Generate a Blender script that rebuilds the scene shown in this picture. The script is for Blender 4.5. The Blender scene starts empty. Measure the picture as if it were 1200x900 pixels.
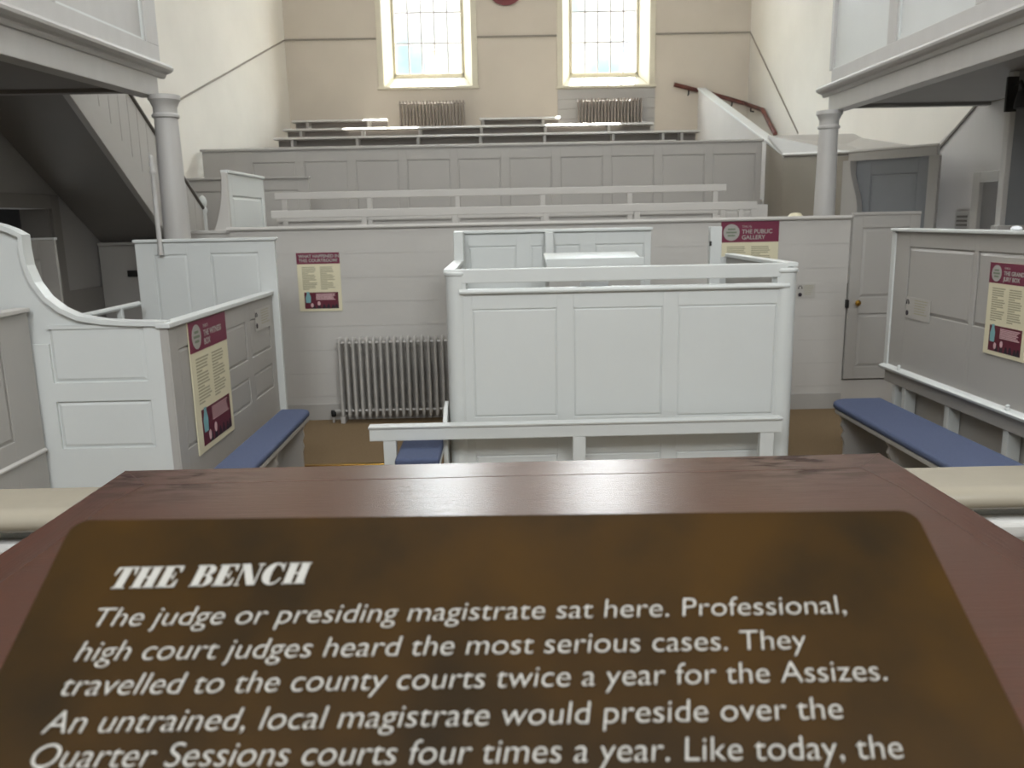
import bpy, bmesh, math, random
from mathutils import Vector, Matrix
random.seed(7)
C = bpy.context.scene.collection
SC = bpy.context.scene
PI = math.pi

# ------------------------------------------------------------------ camera
EYE = 1.95
FPX = 957.0
PITCH, ROLL, YAW = math.radians(11.34), math.radians(1.135), math.radians(-0.65)

def cam_axes():
    cp, sp = math.cos(PITCH), math.sin(PITCH)
    right = Vector((1, 0, 0)); fwd = Vector((0, cp, -sp)); down = Vector((0, -sp, -cp))
    c, s = math.cos(ROLL), math.sin(ROLL)
    r2 = c * right + s * down; d2 = -s * right + c * down
    def yw(v):
        cy, sy = math.cos(YAW), math.sin(YAW)
        return Vector((v.x * cy - v.y * sy, v.x * sy + v.y * cy, v.z))
    return yw(r2), yw(d2), yw(fwd)
CR, CD, CF = cam_axes()

def at(px, py, **k):
    """world point where the sight line of a photo pixel meets the plane x=.., y=.. or z=.. (z from the court floor)"""
    d = CR * ((px - 600) / FPX) + CD * ((py - 450) / FPX) + CF
    (ax, v), = k.items()
    i = 'xyz'.index(ax)
    if ax == 'z': v = v - EYE
    p = d * (v / d[i])
    return Vector((p.x, p.y, p.z + EYE))

def at_plane(px, py, co, no):
    d = CR * ((px - 600) / FPX) + CD * ((py - 450) / FPX) + CF
    o = Vector((0, 0, EYE))
    return o + d * ((co - o).dot(no) / d.dot(no))

cam = bpy.data.cameras.new('camera')
cam.sensor_width = 36; cam.sensor_fit = 'HORIZONTAL'; cam.lens = FPX / 1200 * 36
cam.clip_start = 0.02; cam.clip_end = 300
cam.dof.use_dof = True; cam.dof.focus_distance = 1.8; cam.dof.aperture_fstop = 8.0
camo = bpy.data.objects.new('camera', cam); C.objects.link(camo)
camo.matrix_world = Matrix(((CR.x, -CD.x, -CF.x, 0), (CR.y, -CD.y, -CF.y, 0), (CR.z, -CD.z, -CF.z, EYE), (0, 0, 0, 1)))
SC.camera = camo

# ------------------------------------------------------------------ light and exposure
SC.view_settings.view_transform = 'Standard'; SC.view_settings.look = 'None'
SC.view_settings.exposure = 0.65; SC.view_settings.gamma = 1.0
SC.view_settings.use_curve_mapping = False

W = bpy.data.worlds.new('sky'); SC.world = W; W.use_nodes = True
nt = W.node_tree; nt.nodes.clear()
out = nt.nodes.new('ShaderNodeOutputWorld'); bg = nt.nodes.new('ShaderNodeBackground')
tc = nt.nodes.new('ShaderNodeTexCoord'); nz = nt.nodes.new('ShaderNodeTexNoise'); rp = nt.nodes.new('ShaderNodeValToRGB')
nz.inputs['Scale'].default_value = 7.0; nz.inputs['Detail'].default_value = 5
rp.color_ramp.elements[0].position = .36; rp.color_ramp.elements[0].color = (.40, .57, .62, 1)
rp.color_ramp.elements[1].position = .52; rp.color_ramp.elements[1].color = (1, 1, 1, 1)
nt.links.new(tc.outputs['Generated'], nz.inputs['Vector']); nt.links.new(nz.outputs['Fac'], rp.inputs['Fac'])
nt.links.new(rp.outputs['Color'], bg.inputs['Color']); nt.links.new(bg.outputs[0], out.inputs[0])
# the sky brightens with height towards the sun
sx = nt.nodes.new('ShaderNodeSeparateXYZ'); mr = nt.nodes.new('ShaderNodeMapRange'); mr.interpolation_type = 'SMOOTHSTEP'
mr.inputs['From Min'].default_value = .245; mr.inputs['From Max'].default_value = .345; mr.inputs['To Min'].default_value = 1.15; mr.inputs['To Max'].default_value = 18
nt.links.new(tc.outputs['Generated'], sx.inputs[0]); nt.links.new(sx.outputs['Z'], mr.inputs['Value']); nt.links.new(mr.outputs[0], bg.inputs['Strength'])

def area(name, loc, size, sizey, power, target, col=(1, 1, 1)):
    l = bpy.data.lights.new(name, 'AREA'); l.shape = 'RECTANGLE'; l.size = size; l.size_y = sizey
    l.energy = power; l.color = col
    o = bpy.data.objects.new(name, l); C.objects.link(o); o.location = loc
    o.rotation_euler = (Vector(target) - Vector(loc)).to_track_quat('-Z', 'Y').to_euler()
    return o
# daylight of the tall windows behind the bench; overhead ones are added fill
area('daylight_rear_window', (-1.6, -2.60, 6.0), 2.2, 3.6, 260, (0.0, 8, 0.6), (.94, .975, 1))
area('daylight_rear_window.001', (2.2, -2.60, 6.0), 2.2, 3.6, 260, (0.4, 8, 0.6), (.94, .975, 1))
area('added_overhead_fill', (0.4, 6.5, 10.1), 4.0, 5.0, 200, (0.4, 6.5, 0), (.98, .99, 1))
area('added_overhead_fill.001', (0.4, 14.6, 10.1), 5.0, 3.0, 25, (0.4, 14.6, 0), (1, .97, .92))
sun = bpy.data.lights.new('sun', 'SUN'); sun.energy = 42; sun.angle = math.radians(.6); sun.color = (1, .95, .85)
suno = bpy.data.objects.new('sun', sun); C.objects.link(suno); suno.location = (4, 30, 40)
suno.rotation_euler = Vector((-.27, -1, -1.9)).to_track_quat('-Z', 'Y').to_euler()

# ------------------------------------------------------------------ materials
def lin(c):
    return tuple(((v / 255) / 12.92 if v <= 10 else (((v / 255) + .055) / 1.055) ** 2.4) for v in c) + (1,)

def mat(name, c, rough=.5, metal=0.0, var=.06, scale=6.0, stretch=(1, 1, 1), bump=0.0, bscale=40, c2=None, spec=.5, coat=0, stains=False):
    m = bpy.data.materials.new(name); m.use_nodes = True
    n = m.node_tree; b = n.nodes['Principled BSDF']
    b.inputs['Roughness'].default_value = rough; b.inputs['Metallic'].default_value = metal
    b.inputs['Specular IOR Level'].default_value = spec
    if coat: b.inputs['Coat Weight'].default_value = coat; b.inputs['Coat Roughness'].default_value = .18
    t = n.nodes.new('ShaderNodeTexCoord'); mp = n.nodes.new('ShaderNodeMapping'); mp.inputs['Scale'].default_value = stretch
    no = n.nodes.new('ShaderNodeTexNoise'); no.inputs['Scale'].default_value = scale; no.inputs['Detail'].default_value = 6
    r = n.nodes.new('ShaderNodeValToRGB')
    a = lin(c); e = lin(c2) if c2 else tuple(v * (1 - var * 2) for v in a[:3]) + (1,)
    r.color_ramp.elements[0].color = e; r.color_ramp.elements[0].position = .32
    r.color_ramp.elements[1].color = a; r.color_ramp.elements[1].position = .66
    n.links.new(t.outputs['Object'], mp.inputs[0]); n.links.new(mp.outputs[0], no.inputs['Vector'])
    n.links.new(no.outputs['Fac'], r.inputs[0]); n.links.new(r.outputs[0], b.inputs['Base Color'])
    if stains:                                   # dark worn corners, ink spots
        geo = n.nodes.new('ShaderNodeNewGeometry'); acc = None
        for (sx, sy, sr) in ((-.60, 1.43, .22), (.52, 1.44, .24), (.30, 1.40, .03), (-.70, 1.42, .09), (.70, 1.10, .02), (.66, .90, .02)):
            vm = n.nodes.new('ShaderNodeVectorMath'); vm.operation = 'DISTANCE'; vm.inputs[1].default_value = (sx, sy, 1.51)
            n.links.new(geo.outputs['Position'], vm.inputs[0])
            mr = n.nodes.new('ShaderNodeMapRange'); mr.inputs['From Min'].default_value = sr; mr.inputs['From Max'].default_value = sr * .3
            n.links.new(vm.outputs['Value'], mr.inputs['Value'])
            if acc is None: acc = mr.outputs[0]
            else:
                mx = n.nodes.new('ShaderNodeMath'); mx.operation = 'MAXIMUM'; n.links.new(acc, mx.inputs[0]); n.links.new(mr.outputs[0], mx.inputs[1]); acc = mx.outputs[0]
        n2 = n.nodes.new('ShaderNodeTexNoise'); n2.inputs['Scale'].default_value = 14; n2.inputs['Detail'].default_value = 6
        mp2 = n.nodes.new('ShaderNodeMapping'); mp2.inputs['Scale'].default_value = (1, 3, 1)
        n.links.new(t.outputs['Object'], mp2.inputs[0]); n.links.new(mp2.outputs[0], n2.inputs['Vector'])
        r2 = n.nodes.new('ShaderNodeMapRange'); r2.inputs['From Min'].default_value = .42; r2.inputs['From Max'].default_value = .60
        n.links.new(n2.outputs['Fac'], r2.inputs['Value'])
        ml = n.nodes.new('ShaderNodeMath'); ml.operation = 'MULTIPLY'; n.links.new(acc, ml.inputs[0]); n.links.new(r2.outputs[0], ml.inputs[1])
        m2 = n.nodes.new('ShaderNodeMath'); m2.operation = 'MULTIPLY'; m2.inputs[1].default_value = .8; n.links.new(ml.outputs[0], m2.inputs[0])
        mixc = n.nodes.new('ShaderNodeMix'); mixc.data_type = 'RGBA'; mixc.blend_type = 'MIX'
        for sck in mixc.inputs:
            if sck.type == 'RGBA' and sck.name == 'B': sck.default_value = lin((54, 46, 44))
        ia = [k_ for k_ in mixc.inputs if k_.type == 'RGBA' and k_.name == 'A'][0]
        oc = [k_ for k_ in mixc.outputs if k_.type == 'RGBA'][0]
        n.links.new(m2.outputs[0], mixc.inputs[0]); n.links.new(r.outputs[0], ia); n.links.new(oc, b.inputs['Base Color'])
        sp_ = n.nodes.new('ShaderNodeMath'); sp_.operation = 'MULTIPLY_ADD'; sp_.inputs[1].default_value = -spec * .95; sp_.inputs[2].default_value = spec
        n.links.new(ml.outputs[0], sp_.inputs[0]); n.links.new(sp_.outputs[0], b.inputs['Specular IOR Level'])
    if bump:
        nb = n.nodes.new('ShaderNodeTexNoise'); nb.inputs['Scale'].default_value = bscale; nb.inputs['Detail'].default_value = 4
        bp = n.nodes.new('ShaderNodeBump'); bp.inputs['Strength'].default_value = bump; bp.inputs['Distance'].default_value = .01
        n.links.new(mp.outputs[0], nb.inputs['Vector']); n.links.new(nb.outputs['Fac'], bp.inputs['Height'])
        n.links.new(bp.outputs[0], b.inputs['Normal'])
    return m

PAINT = mat('stone_grey_paint', (188, 185, 180), .48, var=.02, scale=2, bump=.06, bscale=25)
PALE = mat('pale_grey_paint', (204, 207, 205), .42, var=.015, scale=2, bump=.05, bscale=25)
GREYD = mat('taupe_grey_paint_and_shade', (168, 165, 160), .5, var=.02, scale=2, bump=.06, bscale=25)  # general grey woodwork; also puts shade into dock and witness box sides
GALLERY = mat('gallery_grey_paint', (182, 180, 177), .5, var=.03, scale=2, stretch=(3, 3, 1), bump=.06, bscale=25)
DOORG = mat('slate_grey_paint', (128, 130, 133), .5, var=.03, scale=3)
PLASTER = mat('cream_plaster', (228, 224, 215), .9, var=.03, scale=1.2, bump=.12, bscale=8)
FARPLASTER = mat('beige_plaster_backlit_shade', (200, 191, 177), .9, var=.03, scale=1.2, bump=.1, bscale=8)  # beige far wall, toned down so its backlit shade is in the colour
UNDER = mat('mid_grey_wall_painted_shade', (148, 145, 142), .7, var=.03, scale=2)  # darker wall tone: the dimness beneath the gallery is in the colour
TIERD = mat('dark_brown_grey_bench_shade', (116, 110, 104), .6, var=.03, scale=2)  # bench backs and seats: the dark of the hollows put into the colour
SOFFIT = mat('grey_with_painted_shade', (122, 118, 114), .6, var=.03, scale=2)  # grey woodwork darkened: shade under balcony and stair is in the colour
LOBBY = mat('brown_grey_trim_and_lobby_shade', (138, 131, 120), .55, var=.03, scale=2)  # wall mouldings; on the lobby boarding, backlit shade painted into the colour
PLASTERG = mat('grey_plaster', (196, 193, 190), .9, var=.03, scale=1.2, bump=.1, bscale=8)
CEIL = mat('white_plaster', (228, 225, 218), .9, var=.02)
CREAMW = mat('cream_window_paint', (206, 200, 180), .5, var=.02)
CARPET = mat('brown_carpet', (124, 103, 74), .95, var=.12, scale=90, bump=.5, bscale=220, c2=(98, 80, 54))
BLUE = mat('blue_cushion_cloth', (76, 86, 114), .9, var=.06, scale=60, bump=.25, bscale=300)
WOOD = mat('red_brown_mahogany', (70, 35, 19), .27, var=.3, scale=3.0, stretch=(1.2, 26, 26), bump=.07, bscale=9, c2=(62, 33, 20), spec=.62, stains=True)
WOODY = mat('red_brown_mahogany_long_grain', (68, 32, 16), .28, var=.3, scale=3.0, stretch=(26, 1.2, 26), bump=.07, bscale=9, c2=(60, 31, 19), spec=.62, stains=True)
WEAR = mat('dark_worn_patch', (66, 55, 52), .5, var=.3, scale=30, c2=(84, 62, 52))
BRONZE = mat('mottled_bronze_sheet', (56, 37, 6), .45, var=.3, scale=9, c2=(32, 22, 6), bump=.03, bscale=30, spec=.12)
INK = mat('white_print', (160, 158, 152), .6, var=.01)
LEDGE = mat('cream_gloss_paint', (148, 141, 126), .24, var=.05, scale=5, bump=.1, bscale=14)
WORN = mat('worn_white_paint', (206, 205, 200), .35, var=.2, scale=5, stretch=(1, 4, 4), bump=.15, bscale=10, c2=(150, 149, 146))
RAD = mat('grey_radiator_enamel', (176, 173, 168), .4, var=.03)
RADB = mat('brown_grey_radiator_enamel', (138, 128, 120), .45, var=.03)
BLACK = mat('black_iron', (22, 21, 21), .55, var=.1)
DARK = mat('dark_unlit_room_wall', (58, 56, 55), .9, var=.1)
BRASS = mat('polished_brass', (190, 150, 70), .25, metal=1.0, var=.1)
MAROON = mat('maroon_print', (112, 34, 62), .5, var=.03)
MAROOND = mat('dark_maroon_print', (92, 22, 42), .5, var=.05)
CREAM = mat('cream_poster_card', (216, 209, 180), .5, var=.02)
GREYINK = mat('grey_text_print', (164, 159, 134), .6, var=.02)
EMBL = mat('grey_green_print', (112, 124, 104), .6, var=.02)
DKINK = mat('near_black_print', (38, 26, 36), .6, var=.05)
TEAL = mat('teal_print', (120, 168, 172), .6, var=.05)
PINK = mat('pale_pink_print', (206, 170, 172), .6, var=.05)
HANDR = mat('dark_mahogany_rail', (104, 52, 40), .35, var=.15, c2=(70, 36, 30))
RAILD = mat('dark_grey_handrail', (96, 90, 84), .45, var=.1)
PLINTH = mat('maroon_wall_plaque', (112, 40, 42), .5, var=.1)
PAPER = mat('white_paper', (236, 238, 242), .7, var=.01)
NOTICE = mat('pale_grey_notice_card', (176, 173, 167), .4, var=.02)
BRICK = mat('grey_stone_chimney', (150, 150, 160), .9, var=.12, scale=3)
SLATE = mat('pale_far_wall', (150, 160, 176), .9, var=.06, scale=.6)
CLAY = mat('clay_pot', (170, 140, 122), .9, var=.1)

def glass():
    m = bpy.data.materials.new('window_glass'); m.use_nodes = True
    n = m.node_tree; n.nodes.clear()
    o = n.nodes.new('ShaderNodeOutputMaterial'); t = n.nodes.new('ShaderNodeBsdfTransparent'); g = n.nodes.new('ShaderNodeBsdfGlossy')
    g.inputs['Roughness'].default_value = .02; x = n.nodes.new('ShaderNodeMixShader'); x.inputs[0].default_value = .05; t.inputs['Color'].default_value = (.98, .99, .99, 1)
    n.links.new(t.outputs[0], x.inputs[1]); n.links.new(g.outputs[0], x.inputs[2])
    n.links.new(x.outputs[0], o.inputs[0]); return m
GLASS = glass()

# ------------------------------------------------------------------ helpers
class MB:
    def __init__(s): s.v = []; s.f = []
    def add(s, vs, fs):
        o = len(s.v); s.v += [tuple(v) for v in vs]; s.f += [tuple(i + o for i in f) for f in fs]; return s
    def box(s, x0, x1, y0, y1, z0, z1):
        if x0 > x1: x0, x1 = x1, x0
        if y0 > y1: y0, y1 = y1, y0
        if z0 > z1: z0, z1 = z1, z0
        return s.add([(x0, y0, z0), (x1, y0, z0), (x1, y1, z0), (x0, y1, z0), (x0, y0, z1), (x1, y0, z1), (x1, y1, z1), (x0, y1, z1)],
                     [(0, 3, 2, 1), (4, 5, 6, 7), (0, 1, 5, 4), (1, 2, 6, 5), (2, 3, 7, 6), (3, 0, 4, 7)])
    def prism(s, a, b):
        """two matching rings of points"""
        n = len(a)
        return s.add(list(a) + list(b), [tuple(range(n))[::-1], tuple(range(n, 2 * n))] + [(i, (i + 1) % n, n + (i + 1) % n, n + i) for i in range(n)])
    def ext(s, poly, ax, v0, v1):
        """polygon (a,b) swept along axis ax"""
        def p(a, b, v): return {'x': (v, a, b), 'y': (a, v, b), 'z': (a, b, v)}[ax]
        return s.prism([p(a, b, v0) for a, b in poly], [p(a, b, v1) for a, b in poly])
    def chamfer(s, x0, x1, z0, z1, yb, yf, c):
        """raised field: base rectangle at y=yb, top rectangle inset by c at y=yf"""
        return s.add([(x0, yb, z0), (x1, yb, z0), (x1, yb, z1), (x0, yb, z1), (x0 + c, yf, z0 + c), (x1 - c, yf, z0 + c), (x1 - c, yf, z1 - c), (x0 + c, yf, z1 - c)],
                     [(4, 5, 6, 7), (0, 1, 5, 4), (1, 2, 6, 5), (2, 3, 7, 6), (3, 0, 4, 7)])
    def lathe(s, prof, cx=0, cy=0, n=20, z0=0):
        o = len(s.v)
        for r, z in prof:
            for i in range(n):
                a = 2 * PI * i / n; s.v.append((cx + r * math.cos(a), cy + r * math.sin(a), z0 + z))
        for k in range(len(prof) - 1):
            for i in range(n):
                j = (i + 1) % n; s.f.append((o + k * n + i, o + k * n + j, o + (k + 1) * n + j, o + (k + 1) * n + i))
        s.f.append(tuple(o + i for i in range(n))[::-1]); s.f.append(tuple(o + (len(prof) - 1) * n + i for i in range(n)))
        return s
    def tube(s, pts, r, n=10, flat=1.0):
        pts = [Vector(p) for p in pts]; o = len(s.v); m = len(pts)
        for k, p in enumerate(pts):
            d = (pts[min(k + 1, m - 1)] - pts[max(k - 1, 0)]).normalized()
            u = d.cross(Vector((0, 0, 1)))
            if u.length < 1e-3: u = d.cross(Vector((0, 1, 0)))
            u.normalize(); w = u.cross(d)
            rr = r[k] if isinstance(r, (list, tuple)) else r
            for i in range(n):
                a = 2 * PI * i / n; s.v.append(tuple(p + u * rr * math.cos(a) + w * rr * flat * math.sin(a)))
        for k in range(m - 1):
            for i in range(n):
                j = (i + 1) % n; s.f.append((o + k * n + i, o + k * n + j, o + (k + 1) * n + j, o + (k + 1) * n + i))
        s.f.append(tuple(o + i for i in range(n))[::-1]); s.f.append(tuple(o + (m - 1) * n + i for i in range(n)))
        return s
    def build(s, name, m, parent=None, bevel=0.0, smooth=False, seg=2):
        me = bpy.data.meshes.new(name); me.from_pydata(s.v, [], s.f); me.update()
        bm = bmesh.new(); bm.from_mesh(me); bmesh.ops.recalc_face_normals(bm, faces=bm.faces); bm.to_mesh(me); bm.free()
        me.materials.append(m)
        o = bpy.data.objects.new(name, me); C.objects.link(o)
        if parent: o.parent = parent
        if bevel:
            b = o.modifiers.new('bevel', 'BEVEL'); b.width = bevel; b.segments = seg; b.limit_method = 'ANGLE'; b.angle_limit = math.radians(40)
        if smooth:
            for p in me.polygons: p.use_smooth = True
            if not bevel:
                try: me.set_sharp_from_angle(angle=math.radians(40))
                except Exception: pass
        return o

def thing(name, label, cat, loc=(0, 0, 0), rz=0, group=None):
    o = bpy.data.objects.new(name, None); C.objects.link(o); o.empty_display_size = .1
    o.location = loc; o.rotation_euler = (0, 0, rz); o['label'] = label; o['category'] = cat
    if group: o['group'] = group
    return o
def tag(o, label, cat, group=None):
    o['label'] = label; o['category'] = cat
    if group: o['group'] = group
    return o
def struct(o, label=None, cat=None):
    o['kind'] = 'structure'
    if label: o['label'] = label
    if cat: o['category'] = cat
    return o
def copy_tree(o, parent=None):
    c = o.copy(); C.objects.link(c)
    if parent: c.parent = parent
    for ch in list(o.children): copy_tree(ch, c)
    return c

def frame_mesh(mb, x0, x1, z0, z1, fields, yf=0.0, yd=.014, yb=.04):
    """stiles and rails round sunk fields, on a backing board; fields = (x0,x1,z0,z1)"""
    mb.box(x0, x1, yd, yb, z0, z1)
    xs = sorted({x0, x1} | {v for f in fields for v in f[:2]}); zs = sorted({z0, z1} | {v for f in fields for v in f[2:]})
    for i in range(len(xs) - 1):
        run = None
        for j in range(len(zs) - 1):
            cx, cz = (xs[i] + xs[i + 1]) / 2, (zs[j] + zs[j + 1]) / 2
            inside = any(f[0] < cx < f[1] and f[2] < cz < f[3] for f in fields)
            if inside:
                if run: mb.box(xs[i], xs[i + 1], yf, yd, run[0], run[1]); run = None
            else: run = (run[0] if run else zs[j], zs[j + 1])
        if run: mb.box(xs[i], xs[i + 1], yf, yd, run[0], run[1])

def panels(parent, fields, m, yd=.014, yf=.004, c=.03, gap=.006, name='panel'):
    for f in fields:
        MB().chamfer(f[0] + gap, f[1] - gap, f[2] + gap, f[3] - gap, yd + .001, yf, c).build(name, m, parent)

def uvx(root_x, pxs, y):
    """fields from photo corners on a plane y=const, local to root"""
    r = []
    for a, b, c, d in pxs:
        p = at(a, b, y=y); q = at(c, d, y=y); r.append((p.x - root_x, q.x - root_x, min(p.z, q.z), max(p.z, q.z)))
    return r

# ------------------------------------------------------------------ room shell
YF = 18.5                                       # far wall
FL, FR = -4.47, 5.45                            # its ends
def xl(y): return FL - (YF - y) * .050
def xr(y): return FR + (YF - y) * .022
ZC = 10.4
struct(MB().box(-7, 8, -3, 8.1, -.1, 0).build('floor', CARPET))
struct(MB().box(-2.2, 2.6, -2.9, 1.48, 0, .42).build('floor_dais', CARPET))
struct(MB().box(-7, 8, -3.2, YF + .6, ZC, ZC + .2).build('ceiling', CEIL))
struct(MB().box(-7, 8, -3.2, -3.0, 0, ZC).build('wall_rear', PLASTER))
# left and right walls
lw = MB(); lw.ext([(xl(-3), -3), (xl(YF), YF), (xl(YF) - .3, YF), (xl(-3) - .3, -3)], 'z', 5.0, ZC)
lw.ext([(xl(10.6), 10.6), (xl(YF), YF), (xl(YF) - .3, YF), (xl(10.6) - .3, 10.6)], 'z', 0, 5.0)
lg = MB()
YD0, YD1, ZD = 7.75, 9.22, 2.17                 # doorway under the left gallery
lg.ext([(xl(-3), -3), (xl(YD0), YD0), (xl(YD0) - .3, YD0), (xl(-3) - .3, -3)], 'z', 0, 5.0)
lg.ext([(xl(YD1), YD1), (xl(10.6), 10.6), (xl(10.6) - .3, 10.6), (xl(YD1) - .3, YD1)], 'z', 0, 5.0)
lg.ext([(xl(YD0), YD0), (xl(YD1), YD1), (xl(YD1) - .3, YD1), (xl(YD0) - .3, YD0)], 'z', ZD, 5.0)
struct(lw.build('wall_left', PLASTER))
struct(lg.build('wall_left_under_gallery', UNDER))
rw = MB().ext([(xr(-3), -3), (xr(YF), YF), (xr(YF) + .3, YF), (xr(-3) + .3, -3)], 'z', 0, ZC)
struct(rw.build('wall_right', PLASTER))
# far wall with two tall window openings
WIN = [(-2.42, -.50, 4.80), (1.42, 3.31, 4.76)]
ZT = 9.6
fw = MB(); xs = [FL - .4, WIN[0][0], WIN[0][1], WIN[1][0], WIN[1][1], FR + .4]
for a, b in ((0, 1), (2, 3), (4, 5)): fw.box(xs[a], xs[b], YF, YF + .5, 0, ZC)
for i, (a, b, z) in enumerate(WIN): fw.box(a, b, YF, YF + .5, 0, z - .03); fw.box(a, b, YF, YF + .5, ZT, ZC)
struct(fw.build('wall_far', FARPLASTER))

def window(n, a, b, z0):
    r = thing('window_%d' % n, ['tall cream sash window above the left radiator, chimney seen through it', 'tall cream sash window above the boarded right radiator recess'][n - 1], 'window', ((a + b) / 2, YF, z0))
    r['kind'] = 'structure'
    w = (b - a) / 2; h = ZT - z0
    f = MB(); t = .11                            # architrave on the wall face, splayed reveal linings, sash
    f.box(-w - .11, -w + .015, -.03, .0, -.03, h + .11); f.box(w - .015, w + .11, -.03, .0, -.03, h + .11); f.box(-w - .11, w + .11, -.03, .0, h - .015, h + .11)
    f.build('architrave', CREAMW, r, .006)
    g = MB(); s0 = .0; s1 = .20
    g.prism([(-w, 0, 0), (-w + .02, 0, 0), (-w + .02, 0, h), (-w, 0, h)], [(-w, .36, 0), (-w + s1, .36, 0), (-w + s1, .36, h), (-w, .36, h)])
    g.prism([(w - .02, 0, 0), (w, 0, 0), (w, 0, h), (w - .02, 0, h)], [(w - s1, .36, 0), (w, .36, 0), (w, .36, h), (w - s1, .36, h)])
    g.box(-w, w, 0, .36, h - .04, h)
    g.build('reveal_lining', CREAMW, r)
    gw = w - s1
    s = MB(); zb = .27
    s.box(-gw, -gw + .05, .34, .40, zb, h - .04); s.box(gw - .05, gw, .34, .40, zb, h - .04)
    s.box(-gw, gw, .34, .40, zb - .04, zb + .05); s.box(-gw, gw, .34, .40, h - .12, h - .04); s.box(-gw, gw, .335, .405, zb + 1.93, zb + 2.0)
    s.build('sash_frame', CREAMW, r, .005)
    m = MB(); gx = gw - .05
    for i in range(1, 5): x = -gx + 2 * gx * i / 5; m.box(x - .014, x + .014, .355, .385, zb + .05, h - .12)
    zz = zb + .05
    while True:
        zz += .625
        if zz > h - .2: break
        m.box(-gx, gx, .355, .385, zz - .015, zz + .015)
    m.build('glazing_bars', PAINT, r)
    MB().box(-gx, gx, .368, .372, zb + .05, h - .12).build('glass_pane', GLASS, r)
    si = MB().ext([(-.06, -.05), (-.06, .0), (.0, .01), (.33, .23), (.5, .23), (.5, -.05), (.0, -.05)], 'x', -w + .002, w - .002)
    si.box(-w - .13, w + .13, -.065, 0.0, -.055, .0)
    si.build('window_sill', CREAMW, r, .006)
    return r
for i, (a, b, z) in enumerate(WIN): window(i + 1, a, b, z)

# moulding lines on the far and side walls
zl = at(340, 47, y=YF).z; zr = at(878, 38, y=YF).z
tr = MB()
def zline(x): return zl + (zr - zl) * (x - FL) / (FR - FL)
for a, b in ((FL, WIN[0][0] - .11), (WIN[0][1] + .11, WIN[1][0] - .11), (WIN[1][1] + .11, FR)):
    tr.prism([(a, YF - .03, zline(a) - .016), (a, YF, zline(a) - .016), (a, YF, zline(a) + .016), (a, YF - .03, zline(a) + .016)],
             [(b, YF - .03, zline(b) - .016), (b, YF, zline(b) - .016), (b, YF, zline(b) + .016), (b, YF - .03, zline(b) + .016)])
struct(tr.build('trim_1', LOBBY))
def rake(name, fx, side, y0, z0, y1, z1, m=LOBBY, h=.013):
    a, b = fx(y0), fx(y1); d = .02 * side
    o = MB().prism([(a, y0, z0 - h), (a + d, y0, z0 - h), (a + d, y0, z0 + h), (a, y0, z0 + h)], [(b, y1, z1 - h), (b + d, y1, z1 - h), (b + d, y1, z1 + h), (b, y1, z1 + h)]).build(name, m)
    return struct(o)
rake('trim_2', xl, 1, YF - .02, zl, 12.3, at(197, 130, x=xl(12.3)).z)
pr = at(936, 156, x=xr(15.3)); rake('trim_3', xr, -1, YF - .02, zr, pr.y, pr.z)

# floor of the public gallery: rising steps
st = MB()
st.box(-3.05, 4.25, 8.16, 9.9, 0, 1.25); st.box(-3.6, 4.25, 9.9, 13.45, 0, 1.5)
for y0, y1, z in ((13.45, 14.7, 2.2), (14.7, 15.6, 2.5), (15.6, 16.5, 2.8), (16.5, YF, 3.05)): st.box(xl(13) + .2, 4.25, y0, y1, 0, z)
struct(st.build('floor_gallery', GREYD))
struct(MB().box(-5.2, -3.05, 8.12, 12.45, 0, .7).build('floor_stair_lobby', GREYD))

# ------------------------------------------------------------------ court partition, the long boarded screen
YP = 8.1
X0, X1 = -2.62, 3.44
pa = MB(); zt0, zt1 = 1.935, 1.915
nb = 8; bh = 1.90 / nb
for i in range(nb):
    pa.box(X0, X1, YP, YP + .05, i * bh + .002, (i + 1) * bh - .002)
pa.box(X0, X1, YP + .004, YP + .06, 0, 1.9)
pa.box(X1, 5.2, YP + .002, YP + .06, 0, .29); pa.box(X0 - .66, X0, YP + .10, YP + .16, 0, 1.88)
struct(pa.build('wall_partition', PAINT))
cp = MB().ext([(YP - .025, 0), (YP - .03, .015), (YP - .02, .035), (YP + .075, .035), (YP + .085, .015), (YP + .075, 0)], 'x', X0 - .02, X1)
o = cp.build('trim_4', PAINT); o.location.z = 1.9; struct(o)
o = MB().box(X0 - .66, X0, YP + .08, YP + .18, 1.88, 1.91).build('trim_5', PAINT); struct(o)
struct(MB().box(X0, X1, YP - .015, YP, 0, .16).build('baseboard_partition', GREYD))

# panelled door at the right end of the partition
P0 = at(988, 444, y=YP - .03)
d = thing('door_1', 'grey two-panel door with brass knob at the right end of the partition', 'door', (3.45, YP - .035, P0.z)); d['kind'] = 'structure'
hh = 1.93 - P0.z; ww = .66
fl = [(.1, ww - .1, .12, .66), (.1, ww - .1, .82, hh - .12)]
mb = MB(); frame_mesh(mb, 0, ww, 0, hh, fl, 0, .014, .04); mb.build('leaf_frame', GREYD, d, .003)
panels(d, fl, GREYD, c=.03)
kn = MB().lathe([(.006, 0), (.008, .025), (.026, .04), (.03, .055), (.022, .07), (.004, .076)], n=16)
k = kn.build('door_knob', BRASS, d, smooth=True); k.rotation_euler = (PI / 2, 0, 0); k.location = (.075, 0, at(1009, 354, y=YP).z - P0.z)
MB().box(-.022, .004, -.012, .03, .72, .80).build('lock_plate', BLACK, d, .003)
MB().box(0, ww, -.008, .06, hh, hh + .03).build('cap', GREYD, d, .004)

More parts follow.
